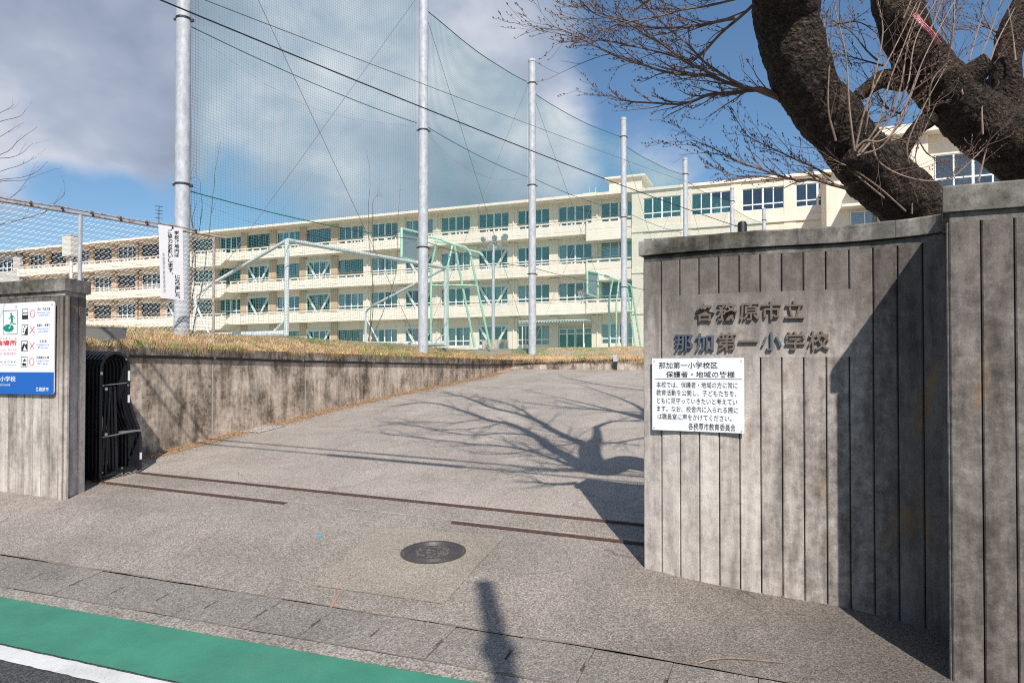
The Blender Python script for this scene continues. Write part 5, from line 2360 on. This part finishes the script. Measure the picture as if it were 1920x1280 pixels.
# flush eastern part: floor bands and the soffit lines under them
for zf in FL_[1:]:
    bpart(LB(XM - 0.02, XR, -0.10, -0.003, zf - 0.35, zf + 0.10), 'floor_band', 'cream_trim')
bpart(LB(XM - 0.02, XM + 0.28, 0.002, WY + 0.3, 0, ROOF), 'corner_pier', 'cream_wall')
# downpipes
for n in (-12, -4, -2, 0, 2):
    m = MB()
    x = T0 + BAY * n + 0.1
    m.tube([Vector((x, WY - 0.2, 0)), Vector((x, WY - 0.2, ROOF))], 0.07, 8)
    bpart(m, 'downpipe', 'cream_trim' if n > -5 else 'window_brown')
# entrance
xe0, xe1 = T0 + BAY * 1 + CW / 2, T0 + BAY * 2 - CW / 2
bpart(LB(xe0, xe1, WY + 0.3, WY + 0.4, 2.55, 2.88), 'transom_wall', 'cream_wall')
for k_ in range(4):
    m = MB()
    a = xe0 + (xe1 - xe0) * k_ / 4
    b = xe0 + (xe1 - xe0) * (k_ + 1) / 4
    m.lbox(a + 0.02, a + 0.09, WY + 0.1, WY + 0.18, 0.02, 2.54)
    m.lbox(b - 0.09, b - 0.02, WY + 0.1, WY + 0.18, 0.02, 2.54)
    m.lbox(a + 0.09, b - 0.09, WY + 0.1, WY + 0.18, 1.95, 2.05)
    m.lbox(a + 0.09, b - 0.09, WY + 0.1, WY + 0.18, 2.46, 2.54)
    d_ = bpart(m, 'door', 'window_white')
    m = MB()
    m.lbox(a + 0.09, b - 0.09, WY + 0.13, WY + 0.15, 0.05, 1.95)
    link('door_glass', m.mesh('door_glass', 'green_glass'), d_)
    m = MB()
    m.lbox(a + 0.09, b - 0.09, WY + 0.13, WY + 0.15, 2.05, 2.46)
    link('transom_glass', m.mesh('transom_glass', 'glass'), d_)
# canopy
m = MB()
m.lbox(1.2, 7.6, -1.5, WY - 0.2, 3.05, 3.12)
cn = bpart(m, 'canopy', 'brace_white')
m = MB()
x = 1.3
while x < 7.5:
    m.lbox(x, x + 0.11, -1.45, WY - 0.25, 2.93, 3.048)
    x += 0.26
link('rib', m.mesh('rib', 'brace_white'), cn)['kind'] = 'stuff'
for x in (1.5, 7.3):
    m = MB()
    m.tube([Vector((x, -1.2, -0.4)), Vector((x, -1.2, 2.93))], 0.05, 8)
    link('canopy_post', m.mesh('canopy_post', 'cream_trim'), cn)
# penthouse and rooftop items
px0, px1 = 9.0, 12.0
pm = LB(px0, px1, 1.5, 5.0, ROOF + 0.24, ROOF + 1.75)
ph = bpart(pm, 'penthouse', 'cream_wall')
link('penthouse_roof', LB(px0 - 0.35, px1 + 0.35, 1.15, 5.35, ROOF + 1.752, ROOF + 1.92).mesh('penthouse_roof', 'cream_trim'), ph)
m = MB()
m.lbox(6.5, 8.3, 0.6, 2.2, ROOF + 0.24, ROOF + 0.36)
m.lbox(6.7, 8.1, 0.8, 2.0, ROOF + 0.36, ROOF + 0.55)
m.tube([Vector((7.2, 1.2, ROOF + 0.55)), Vector((7.2, 1.2, ROOF + 1.2))], 0.02, 5)
m.tube([Vector((7.8, 1.2, ROOF + 0.55)), Vector((7.8, 1.2, ROOF + 1.1))], 0.02, 5)
bpart(m, 'roof_vent', 'hoop_green')
bpart(LB(-18.5, -16.6, 0.6, 1.6, ROOF + 0.24, ROOF + 0.42), 'roof_hatch', 'dark_steel')

# grey wing at the far left end
wg = Thing('grey_annexe', 'grey rendered building joined to the far left end of the school', 'building', P(XL_ - 9, 64, 3.0) if False else (Vector((0, 64.4, BZ))), None, BR)
for nm, m, mt in (('wall', LB(XL_ - 14, XL_ - 0.02, 0.9, 1.2, 0, 11.9), 'grey_wall'), ('pier', LB(XL_ - 1.4, XL_ - 0.02, 0.5, 0.898, 0, 13.9), 'grey_wall'),
                  ('wall', LB(XL_ - 14, XL_ - 1.42, 0.9, 1.2, 13.6, ROOF), 'grey_wall'), ('wall', LB(XL_ - 14, XL_ - 13, 0.9, 1.2, 11.9, 13.6), 'grey_wall'),
                  ('roof_slab', LB(XL_ - 14, XL_ - 0.01, -0.15, 12, ROOF, ROOF + 0.24), 'grey_wall'), ('rear_wall', LB(XL_ - 14, XL_ - 0.02, 9, 9.2, 0, ROOF), 'interior')):
    wg.part(m, nm, mt, local=True)
for k_ in range(3):
    x = XL_ - 1.5 - 3.6 * (k_ + 1)
    fm2 = win_frame_mesh(3.4, 1.66, 0.3, 'window_white', 4)
    wo_ = link('window', fm2, wg.o, (x, 1.0, 11.92))
    m = MB()
    m.lbox(0.03, 3.37, 0.045, 0.055, 0.03, 1.63)
    link('pane', m.mesh('pane', 'glass'), wo_)

# east wing, standing forward of the main building
ew = Thing('east_wing', 'cream wing of the school standing forward, glimpsed between the dark tree trunks', 'building', (0, 64.4, BZ), None, BR)
# position from the photograph: left corner at x=1650 at 44 m
ec = at(1650, 500, 44.0)
ev_ = Vector((ec.x, ec.y - 64.4, 0))
ex, ey = ev_.dot(U), ev_.dot(V)


def epart(m, nm, mt, parent=None):
    return ew.part(m, nm, mt, local=True, parent=parent)


def ezy(py, Z):
    return CH + (HZ - py) / F * Z - BZ


zr = ezy(237, 44)
epart(LB(ex, ex + 22, ey + 0.0, ey + 14, zr - 0.55, zr), 'roof_slab', 'cream_trim')
x_c = ex + 3.2
epart(LB(ex + 0.3, ex + 2.9, ey + 0.6, ey + 13, 0, zr - 0.55), 'stair_wall', 'cream_wall')
zw0, zw1 = ezy(331, 41), ezy(262, 41)
epart(LB(ex + 2.9, ex + 22, ey + 1.1, ey + 1.4, 0, zw0), 'wall', 'cream_wall')
epart(LB(ex + 2.9, ex + 22, ey + 1.1, ey + 1.4, zw1, zr - 0.56), 'lintel', 'cream_wall')
epart(LB(ex + 2.9, ex + 22, ey + 7, ey + 7.2, 0, zr - 0.56), 'rear_wall', 'interior')
for k_ in range(4):
    xx = ex + 3.3 + k_ * 4.7
    epart(LB(xx - 0.4, xx, ey + 1.1, ey + 1.4, zw0, zw1), 'pier', 'cream_wall')
    fm2 = win_frame_mesh(4.2, zw1 - zw0, 0.3, 'window_white', 4)
    wo_ = link('window', fm2, ew.o, (xx + 0.05, ey + 1.15, zw0))
    for c in range(4):
        for (z0_, h_) in ((0.05, (zw1 - zw0) * 0.3 - 0.09), ((zw1 - zw0) * 0.3 + 0.045, (zw1 - zw0) * 0.7 - 0.1)):
            m = MB()
            m.lbox(4.2 * c / 4 + 0.035, 4.2 * (c + 1) / 4 - 0.035, 0.045, 0.055, z0_, z0_ + h_)
            link('pane', m.mesh('pane', 'glass'), wo_)
epart(LB(ex + 2.9, ex + 22, ey + 0.9, ey + 1.098, zw0 - 0.12, zw0 - 0.02), 'sill', 'cream_trim')
m = MB()
m.tube([Vector((ex + 8.3, ey + 0.98, 0)), Vector((ex + 8.3, ey + 0.98, zw0 - 0.12))], 0.06, 8)
epart(m, 'downpipe', 'cream_trim')
# low link with a small canopy between the blocks
lk = Thing('link_block', 'low cream link block with a flat canopy behind the leaning trunk', 'building', (0, 64.4, BZ), None, BR)
lc = at(1575, 400, 48.0)
lv = Vector((lc.x, lc.y - 64.4, 0))
lx, ly = lv.dot(U), lv.dot(V)
zl = ezy(323, 48)
for nm, m, mt in (('wall', LB(lx - 0.8, lx + 8.5, ly, ly + 10, 0, zl), 'cream_wall'),
                  ('roof_slab', LB(lx - 1.0, lx + 8.6, ly - 0.5, ly + 10.2, zl, zl + 0.2), 'cream_trim'),
                  ('canopy', LB(lx + 0.1, lx + 5.5, ly - 1.2, ly - 0.002, ezy(394, 48), ezy(389, 48)), 'cream_trim')):
    lk.part(m, nm, mt, local=True)
fm2 = win_frame_mesh(3.6, 1.7, 0.3, 'window_white', 4)
wo_ = link('window', fm2, lk.o, (lx + 0.7, ly - 0.11, ezy(396, 48) - 1.8))
m = MB()
m.lbox(0.03, 3.57, 0.045, 0.055, 0.03, 1.67)
link('pane', m.mesh('pane', 'glass'), wo_)

# television aerial beyond the roof
ta = Thing('roof_aerial', 'thin television aerial showing above the far left roofline', 'aerial', at(296, 440, 60))
mb = MB()
mb.tube([at(296, 455, 60), at(296, 385, 60)], 0.03, 5)
ta.part(mb, 'mast', 'dark_steel')
for y in (386, 394, 400, 408):
    mb = MB()
    mb.tube([at(289, y - 1, 60), at(303, y + 1, 60)], 0.025, 4)
    ta.part(mb, 'element', 'dark_steel')

# ------------------------------------------------------------------ trees
def polyline_smooth(pts, n=6):
    return catmull([Vector(p) for p in pts], n)


class Tree:
    def __init__(s, name, label, base, group=None):
        s.th = Thing(name, label, 'tree', base, group)
        s.tw = MB()
        s.bud = MB()

    def limb(s, pts, radii, name='limb', sides=24, rough=0.16, n=8, mtl='bark', rs=3.2):
        q = polyline_smooth(pts, n)
        m = len(radii)
        rr_ = []
        for i in range(len(q)):
            x = i / (len(q) - 1) * (m - 1)
            k_ = min(m - 2, int(x))
            rr_.append(radii[k_] + (radii[k_ + 1] - radii[k_]) * (x - k_))
        mb = MB()
        mb.tube(q, rr_, sides, rough=rough, rs=rs)
        s.th.part(mb, name, mtl, smooth=True)
        return q, rr_

    def twig(s, start, direction, length, r0, depth, rnd, curve=0.25, up=0.12, nseg=6, density=1.0):
        p = Vector(start)
        d = Vector(direction).normalized()
        pts, rs_ = [p.copy()], [r0]
        step = length / nseg
        for i in range(nseg):
            d = (d + Vector((rnd.gauss(0, curve), rnd.gauss(0, curve), rnd.gauss(0, curve) + up)) * 0.5).normalized()
            p = p + d * step
            pts.append(p.copy())
            rs_.append(max(0.0012, r0 * (1 - 0.75 * (i + 1) / nseg)))
            if depth > 0:
                if True:
                    if rnd.random() > 0.75 * density:
                        continue
                    side = d.orthogonal().normalized()
                    side.rotate(Matrix.Rotation(rnd.uniform(0, 2 * pi), 3, d))
                    nd = (d * 1.0 + side * rnd.uniform(0.35, 0.8)).normalized()
                    s.twig(p, nd, length * rnd.uniform(0.22, 0.5), rs_[-1] * 0.62, depth - 1, rnd, curve, up, max(3, nseg - 1), density)
            elif rnd.random() < 0.5:
                b = p + Vector((rnd.gauss(0, .006), rnd.gauss(0, .006), 0.010))
                s.tw.tube([p, b, b + d * 0.012], [0.002, 0.0048, 0.001], 4)
        s.tw.tube(pts, rs_, 4 if r0 < 0.008 else 6)
        return pts

    def bough(s, pts, r0, r1, rnd, tw_len=0.5, depth=1, every=1, up=0.1, dens=1.0, n=5, side_bias=None, tr=0.0065):
        q = polyline_smooth(pts, n)
        m = len(q)
        rr_ = [r0 + (r1 - r0) * (i / (m - 1)) ** 0.8 for i in range(m)]
        # natural wobble
        q = [p + Vector((noise.noise(p * 3.1), noise.noise(p * 3.1 + Vector((5, 5, 5))), noise.noise(p * 3.1 + Vector((9, 2, 1))))) * 0.035 * min(1, i / 3) for i, p in enumerate(q)]
        s.tw.tube(q, rr_, 8 if r0 > 0.02 else 6)
        for i in range(2, m, every):
            if rnd.random() > dens:
                continue
            d = (q[i] - q[i - 1]).normalized()
            side = d.orthogonal().normalized()
            side.rotate(Matrix.Rotation(rnd.uniform(0, 2 * pi), 3, d))
            if side_bias is not None:
                side = (side + side_bias).normalized()
            nd = (d * 1.1 + side * rnd.uniform(0.35, 0.9)).normalized()
            s.twig(q[i], nd, tw_len * rnd.uniform(0.4, 1.25) * (1 - 0.3 * i / m), min(rr_[i] * 0.55, tr), depth, rnd, 0.17, up)
        return q

    def finish(s, mtl='twig'):
        s.th.part(s.tw, 'twigs', mtl, kind='stuff')


R1 = random.Random(5)
ta_ = Tree('cherry_tree', 'dark leaning bare cherry tree growing just behind the name wall', (4.2, 6.7, 0.1))
pts = [Vector((4.55, 6.9, -0.2)), at(1860, 560, 6.6), at(1785, 455, 6.35), at(1714, 388, 6.1), at(1647, 326, 5.8), at(1587, 254, 5.5), at(1527, 180, 5.3),
       at(1490, 90, 5.1), at(1475, 0, 5.0), src(1125, 880, 4.75), src(1108, 862, 5.1), src(1106, 838, 5.5), src(1119, 822, 5.8), src(1118, 800, 6.4)]
ta_.limb(pts, [0.42, 0.34, 0.285, 0.262, 0.24, 0.215, 0.212, 0.222, 0.23, 0.215, 0.165, 0.155, 0.08, 0.06], 'trunk', 64, 0.125, 22)
# knots
for px, py, Z, r_ in ((1612, 292, 5.3, 0.07),):
    c = at(px, py, Z)
    mb = MB()
    mb.tube([c + Vector((0, 0.14, 0)), c, c + Vector((0, -0.03, 0.01))], [r_ * 1.5, r_, r_ * 0.5], 12, rough=0.3, rs=14)
    ta_.th.part(mb, 'knot', 'bark', smooth=True)


def shadow_bough(tree, spec, r0, r1, tw, depth=2, dens=0.9):
    pts_ = [src(x, y, z) for x, y, z in spec]
    return tree.bough(pts_, r0, r1, R1, tw, depth, 1, 0.02, dens, 4, None, 0.014)


# overhead limbs beyond the top of the picture: their shadows fan over the ramp
shadow_bough(ta_, [(1106, 840, 5.4), (1088, 830, 5.6), (1041, 808, 6.3), (987, 780, 6.9), (916, 762, 7.4), (880, 747, 7.8), (830, 735, 8.2)], 0.11, 0.03, 1.5)
shadow_bough(ta_, [(1104, 880, 4.9), (1074, 862, 5.0), (1038, 841, 5.4), (1002, 816, 5.9), (959, 796, 6.4), (908, 785, 6.9), (854, 765, 7.3), (797, 754, 7.7), (730, 762, 7.9)], 0.13, 0.028, 1.5)
shadow_bough(ta_, [(1100, 882, 4.85), (1052, 866, 4.95), (1013, 851, 5.2), (951, 837, 5.6), (872, 830, 6.0), (800, 822, 6.3), (720, 812, 6.6)], 0.05, 0.018, 1.2)
shadow_bough(ta_, [(1118, 800, 6.4), (1150, 790, 6.8), (1200, 787, 7.3), (1250, 775, 7.6)], 0.06, 0.02, 0.9)
shadow_bough(ta_, [(1000, 783, 7.0), (960, 760, 7.5), (900, 745, 8.0), (830, 742, 8.3)], 0.04, 0.018, 1.3)
shadow_bough(ta_, [(950, 790, 6.7), (900, 802, 6.6), (840, 806, 6.7), (760, 812, 6.8)], 0.03, 0.008, 0.8)
shadow_bough(ta_, [(1000, 815, 5.9), (940, 812, 6.2), (870, 815, 6.5), (790, 800, 6.9), (720, 790, 7.2)], 0.04, 0.015, 1.2)
shadow_bough(ta_, [(908, 785, 6.9), (850, 792, 7.0), (780, 790, 7.1), (700, 800, 7.2)], 0.03, 0.014, 1.2)
shadow_bough(ta_, [(1200, 835, 5.4), (1120, 828, 5.6), (1040, 836, 5.6), (960, 850, 5.7), (880, 850, 5.8)], 0.022, 0.012, 0.9)
shadow_bough(ta_, [(1210, 732, 8.0), (1130, 722, 8.3), (1050, 705, 8.8)], 0.05, 0.02, 1.2)
shadow_bough(ta_, [(1210, 774, 7.0), (1120, 768, 7.2), (1030, 760, 7.4), (960, 752, 7.7)], 0.035, 0.015, 1.2)
shadow_bough(ta_, [(1210, 820, 6.0), (1160, 828, 6.0), (1120, 832, 5.9)], 0.03, 0.02, 0.7)
shadow_bough(ta_, [(1080, 905, 4.3), (1040, 908, 4.4), (1000, 902, 4.5)], 0.05, 0.02, 0.5, 1)

# boughs visible against the sky
Zb = 5.3
B1 = [(1462, 182, 5.25), (1405, 160, 5.2), (1330, 143, 5.15), (1255, 130, 5.1), (1180, 112, 5.05), (1100, 78, 5.0), (1024, 45, 5.0)]
B2 = [(1458, 176, 5.25), (1420, 164, 5.2), (1335, 178, 5.3), (1287, 190, 5.4), (1192, 190, 5.5), (1136, 168, 5.5)]
B3 = [(1395, 158, 5.2), (1330, 118, 5.4), (1270, 60, 5.6), (1215, 5, 5.8), (1190, -40, 5.9)]
B4 = [(1360, 150, 5.2), (1290, 112, 5.0), (1210, 60, 4.9), (1120, 20, 4.8), (1080, -20, 4.7)]
B5 = [(1590, 352, 5.5), (1540, 340, 5.4), (1480, 334, 5.4), (1421, 312, 5.5), (1364, 288, 5.5), (1300, 262, 5.6)]
B6 = [(1560, 330, 5.6), (1500, 300, 5.6), (1450, 272, 5.6), (1400, 245, 5.7), (1370, 200, 5.7)]
B7 = [(1500, 336, 5.5), (1440, 330, 5.5), (1380, 322, 5.5), (1340, 300, 5.5)]
B8 = [(1380, 30, 4.9), (1320, 40, 4.9), (1250, 48, 4.9), (1150, 30, 4.9), (1110, 5, 4.9)]
B9 = [(1440, -20, 4.9), (1360, 60, 4.95), (1310, 105, 5.0), (1240, 96, 5.0), (1140, 75, 5.0), (1070, 85, 5.0)]
B10 = [(1452, -30, 4.8), (1390, -10, 4.8), (1300, 10, 4.8), (1200, 35, 4.8), (1120, 60, 4.8)]
for spec, r0, r1, tl, dep, dens in ((B1, 0.020, 0.003, 0.55, 1, 0.9), (B2, 0.024, 0.003, 0.40, 1, 0.85), (B3, 0.013, 0.003, 0.45, 1, 0.8), (B4, 0.012, 0.003, 0.45, 1, 0.8),
                                    (B5, 0.016, 0.003, 0.42, 1, 0.9), (B6, 0.009, 0.002, 0.40, 1, 0.9), (B7, 0.008, 0.002, 0.35, 1, 0.8), (B8, 0.014, 0.003, 0.45, 1, 0.8),
                                    (B9, 0.013, 0.003, 0.40, 1, 0.8), (B10, 0.013, 0.003, 0.45, 1, 0.8)):
    ta_.bough([at(*q) for q in spec], r0, r1, R1, tl, dep, 1, 0.06, dens, 5, Vector((-0.5, 0, 0)))


def shoot(tree, spec, r0, r1, tw=0.0):
    pts_ = polyline_smooth([at(*q) for q in spec], 6)
    rr_ = [r0 + (r1 - r0) * i / (len(pts_) - 1) for i in range(len(pts_))]
    tree.sh.tube(pts_, rr_, 6)
    if tw:
        for i in range(4, len(pts_), 2):
            d = (pts_[i] - pts_[i - 1]).normalized()
            side = d.orthogonal().normalized()
            side.rotate(Matrix.Rotation(R1.uniform(0, 2 * pi), 3, d))
            tree.twig(pts_[i], d + side * 0.8, tw * R1.uniform(0.5, 1.2), 0.003, 1, R1, 0.2, 0.08, 4, 0.7)


ta_.sh = MB()
shoots = [
    [(1605, 280, 5.1), (1596, 200, 5.05), (1590, 100, 5.0), (1572, 20, 5.0), (1566, -20, 5)],
    [(1612, 285, 5.1), (1650, 230, 5.0), (1672, 150, 5.0), (1700, 80, 5.0), (1735, -10, 5)],
    [(1618, 285, 5.05), (1672, 220, 5.0), (1705, 160, 4.9), (1722, 70, 4.9), (1770, -20, 4.9)],
    [(1610, 290, 5.1), (1660, 270, 5.0), (1700, 200, 4.95), (1740, 100, 4.9), (1800, -10, 4.9)],
    [(1606, 282, 5.1), (1630, 190, 5.0), (1680, 90, 5.0), (1725, 0, 5)],
    [(1625, 250, 5.3), (1640, 160, 5.2), (1660, 60, 5.2), (1650, -10, 5.2)],
    [(1648, 236, 5.3), (1690, 170, 5.2), (1712, 60, 5.2), (1760, -20, 5.2)],
    [(1605, 280, 5.1), (1625, 262, 5.05), (1655, 262, 5.0), (1690, 230, 5.0), (1730, 130, 5.0)],
    [(1638, 262, 5.2), (1650, 300, 5.2), (1690, 326, 5.2), (1745, 338, 5.2), (1790, 330, 5.2), (1850, 275, 5.2)],
    [(1700, 395, 5.8), (1650, 350, 5.6), (1600, 315, 5.4), (1570, 300, 5.3), (1530, 275, 5.3)],
    [(1712, 400, 5.8), (1712, 330, 5.7), (1705, 270, 5.6), (1735, 200, 5.6), (1780, 120, 5.6)],
    [(1735, 395, 5.9), (1725, 320, 5.8), (1722, 280, 5.8), (1760, 190, 5.7)],
    [(1570, 262, 5.2), (1556, 200, 5.1), (1558, 100, 5.0), (1548, 30, 5)],
    [(1660, 370, 5.6), (1612, 330, 5.5), (1555, 280, 5.4), (1545, 262, 5.4)],
]
for q in shoots:
    shoot(ta_, q, 0.0085, 0.0028, 0.32)
ta_.th.part(ta_.sh, 'sprouts', 'pale_twig', kind='stuff', smooth=True)
ta_.finish()

# second tree, beyond the right edge
tb2 = Tree('cherry_tree', 'thick dark bare cherry tree at the top right with a sawn branch stub', (7.6, 7.6, 0.0))
pts = [Vector((6.9, 7.3, -0.2)), Vector((6.3, 7.1, 1.6)), at(2010, 400, 6.8), at(1935, 285, 6.6), at(1860, 240, 6.4), at(1800, 190, 6.2), at(1745, 130, 6.0), at(1712, 80, 5.9), at(1690, 0, 5.8), at(1672, -100, 5.8), at(1650, -300, 5.9), at(1600, -500, 6.0)]
tb2.limb(pts, [0.52, 0.46, 0.37, 0.32, 0.275, 0.24, 0.21, 0.195, 0.188, 0.175, 0.15, 0.1], 'trunk', 64, 0.13, 20)
tb2.limb([at(1895, 240, 6.5), at(1890, 180, 6.35), at(1893, 110, 6.3), at(1912, 40, 6.3), at(1945, -60, 6.3), at(1960, -250, 6.3)], [0.2, 0.14, 0.125, 0.11, 0.10, 0.08], 'limb', 24, 0.2, 8)
tb2.limb([at(1805, 170, 6.15), at(1825, 140, 6.0), at(1862, 112, 5.9)], [0.14, 0.105, 0.095], 'sawn_stub', 20, 0.12, 5, 'bark')
tb2.limb([at(1840, 165, 6.5), at(1875, 152, 6.6), at(1930, 155, 6.8)], [0.06, 0.06, 0.06], 'limb', 14, 0.15, 5)
tb2.limb([at(1700, 150, 6.0), at(1660, 145, 6.0), at(1625, 168, 6.0), at(1603, 185, 6.0)], [0.09, 0.075, 0.06, 0.04], 'limb', 16, 0.2, 6)
tb2.limb([at(1750, 218, 6.1), at(1722, 240, 6.1), at(1700, 275, 6.1), at(1695, 292, 6.1)], [0.07, 0.06, 0.06, 0.055], 'limb', 14, 0.2, 5)
tb2.limb([at(1712, 258, 6.1), at(1690, 265, 6.1), at(1678, 268, 6.1)], [0.04, 0.03, 0.028], 'limb', 12, 0.2, 4)
tb2.sh = MB()
for q in [
    [(1780, 110, 5.7), (1792, 60, 5.6), (1795, 0, 5.6), (1785, -40, 5.6)],
    [(1745, 60, 5.6), (1760, 30, 5.6), (1775, -10, 5.6)],
    [(1700, 30, 5.5), (1716, -10, 5.5)],
    [(1822, 110, 5.9), (1840, 50, 5.9), (1860, -10, 5.9)],
    [(1845, 100, 5.9), (1862, 60, 5.9), (1885, -5, 5.9)],
    [(1862, 110, 5.9), (1878, 70, 5.9), (1910, 10, 5.9)],
    [(1745, 205, 5.8), (1752, 150, 5.7), (1785, 110, 5.7)],
    [(1910, 110, 6.1), (1905, 60, 6.1), (1896, 0, 6.1)],
    [(1847, 250, 6.0), (1846, 190, 6.0), (1855, 130, 6.0)],
    [(1838, 340, 5.8), (1850, 290, 5.8), (1858, 262, 5.8)],
    [(1810, 175, 5.9), (1790, 90, 5.9), (1760, 20, 5.9), (1755, -20, 5.9)],
]:
    shoot(tb2, q, 0.009, 0.003, 0.35)
tb2.th.part(tb2.sh, 'sprouts', 'pale_twig', kind='stuff', smooth=True)
for q in [[(1603, 185, 6.0), (1570, 150, 6.0), (1560, 100, 6.0)], [(1650, 110, 6.0), (1600, 60, 6.0), (1560, 40, 6.0)], [(1560, 45, 6.3), (1610, 35, 6.3), (1650, 60, 6.3)],
          [(1660, 120, 6.2), (1600, 105, 6.2), (1560, 95, 6.2)], [(1690, 290, 6.1), (1720, 330, 6.1), (1750, 345, 6.1)], [(1720, 240, 6.1), (1740, 290, 6), (1790, 300, 6)],
          [(1890, 120, 6.3), (1860, 50, 6.3), (1840, 0, 6.3)], [(1800, 150, 6.3), (1770, 90, 6.3), (1780, 30, 6.3)], [(1880, 60, 6.4), (1840, 40, 6.4), (1800, 50, 6.4)],
          [(1560, 240, 6.4), (1600, 215, 6.4), (1650, 225, 6.4), (1700, 205, 6.4)], [(1700, 215, 6.4), (1660, 190, 6.4), (1620, 120, 6.4)]]:
    tb2.bough([at(*k_) for k_ in q], 0.010, 0.003, R1, 0.45, 1, 1, 0.05, 0.8, 5)
# high crown beyond the picture
for spec in ([(1650, -300, 5.9), (1500, -480, 6.4), (1350, -620, 7.0), (1200, -700, 7.8)], [(1620, -420, 5.9), (1700, -600, 6.4), (1800, -760, 7)],
             [(1600, -500, 6.0), (1480, -700, 6.0), (1380, -900, 6.2)], [(1960, -250, 6.3), (1850, -400, 6.8), (1750, -520, 7.6), (1600, -600, 8.5)],
             [(1650, -300, 5.9), (1560, -350, 7), (1450, -400, 8.2), (1350, -430, 9.4)]):
    tb2.bough([at(*k_) for k_ in spec], 0.07, 0.01, R1, 1.0, 2, 1, 0.03, 0.8, 4)
tb2.finish()

# cord tied round the second trunk
mb = MB()
cpts = [at(1717, 24, 5.58), at(1730, 42, 5.55), at(1748, 60, 5.62), at(1763, 80, 5.75)]
for dx in (0, 0.012, -0.01):
    mb.tube([p + Vector((dx, -0.02, dx * 0.7)) for p in polyline_smooth(cpts, 5)], 0.009, 6)
tag(mb.build('pink_cord', 'pink_cord', None, cpts[0], smooth=True), 'faded pink and white cord tied round the thick tree trunk at the top right', 'cord')

# tree reaching in from the left edge
R2 = random.Random(12)
tl = Tree('bare_tree', 'bare tree beyond the left edge with only thin twig ends reaching into view', (-15.5, 15.5, 2.3))
tl.limb([Vector((-15.5, 15.5, 2.2)), Vector((-15.3, 15.4, 4.0)), Vector((-15.2, 15.4, 5.5)), Vector((-15.3, 15.4, 7.5))], [0.22, 0.18, 0.14, 0.08], 'trunk', 16, 0.15, 5)
for spec in ([(-290, 420, 15.4), (-120, 330, 15.2), (0, 287, 15), (30, 262, 15), (66, 236, 15)], [(-290, 380, 15.4), (-100, 310, 15.2), (0, 295, 15), (35, 286, 15), (58, 266, 15)],
             [(-300, 360, 15.4), (-100, 260, 15.2), (0, 226, 15), (32, 215, 15), (44, 202, 15)], [(-300, 430, 15.4), (-100, 360, 15.2), (0, 336, 15), (60, 325, 15), (84, 300, 15)],
             [(-300, 440, 15.4), (-100, 370, 15.2), (0, 340, 15), (50, 335, 15), (100, 315, 15)], [(-300, 470, 15.4), (-60, 410, 15.2), (10, 375, 15), (35, 355, 15), (58, 324, 15)],
             [(-300, 350, 15.4), (-60, 230, 15.2), (0, 207, 15), (20, 192, 15)], [(-300, 400, 15.4), (-60, 330, 15.2), (0, 318, 15), (45, 302, 15), (60, 290, 15)],
             [(-300, 380, 15.4), (-60, 280, 15.2), (0, 252, 15), (40, 228, 15)], [(-200, 470, 15.4), (40, 410, 15.2), (90, 388, 15), (115, 365, 15), (120, 345, 15)]):
    tl.bough([at(*k_) for k_ in spec], 0.014, 0.003, R2, 0.4, 0, 3, 0.2, 0.5, 5)
tl.finish()

# thin saplings just behind the net
for j, (specs, lab) in enumerate([
    ([[(352, 628, 14.3), (356, 520, 14.3), (372, 430, 14.3), (378, 390, 14.3), (372, 340, 14.2)], [(356, 560, 14.3), (360, 450, 14.3), (352, 350, 14.2), (362, 330, 14.2)],
      [(360, 628, 14.3), (380, 520, 14.3), (395, 400, 14.3), (400, 330, 14.2), (411, 262, 14.2)], [(354, 600, 14.3), (366, 500, 14.3), (360, 420, 14.3), (366, 380, 14.2)]],
     'dry climbing stems growing up beside the nearest net pole'),
    ([[(690, 640, 21), (700, 560, 21), (690, 420, 21), (692, 330, 21), (686, 280, 21)], [(696, 640, 21), (740, 520, 21), (745, 420, 21), (750, 345, 21)],
      [(692, 640, 21), (700, 480, 21), (698, 380, 21), (716, 362, 21)]], 'thin bare sapling behind the net between the two tallest poles')]):
    b = at(*specs[0][0])
    sp = Tree('sapling', lab, (b.x, b.y, 2.5))
    for q in specs:
        sp.bough([at(*k_) for k_ in q], 0.014, 0.003, R2, 0.35, 0, 2, 0.35, 0.6, 5)
    sp.finish()
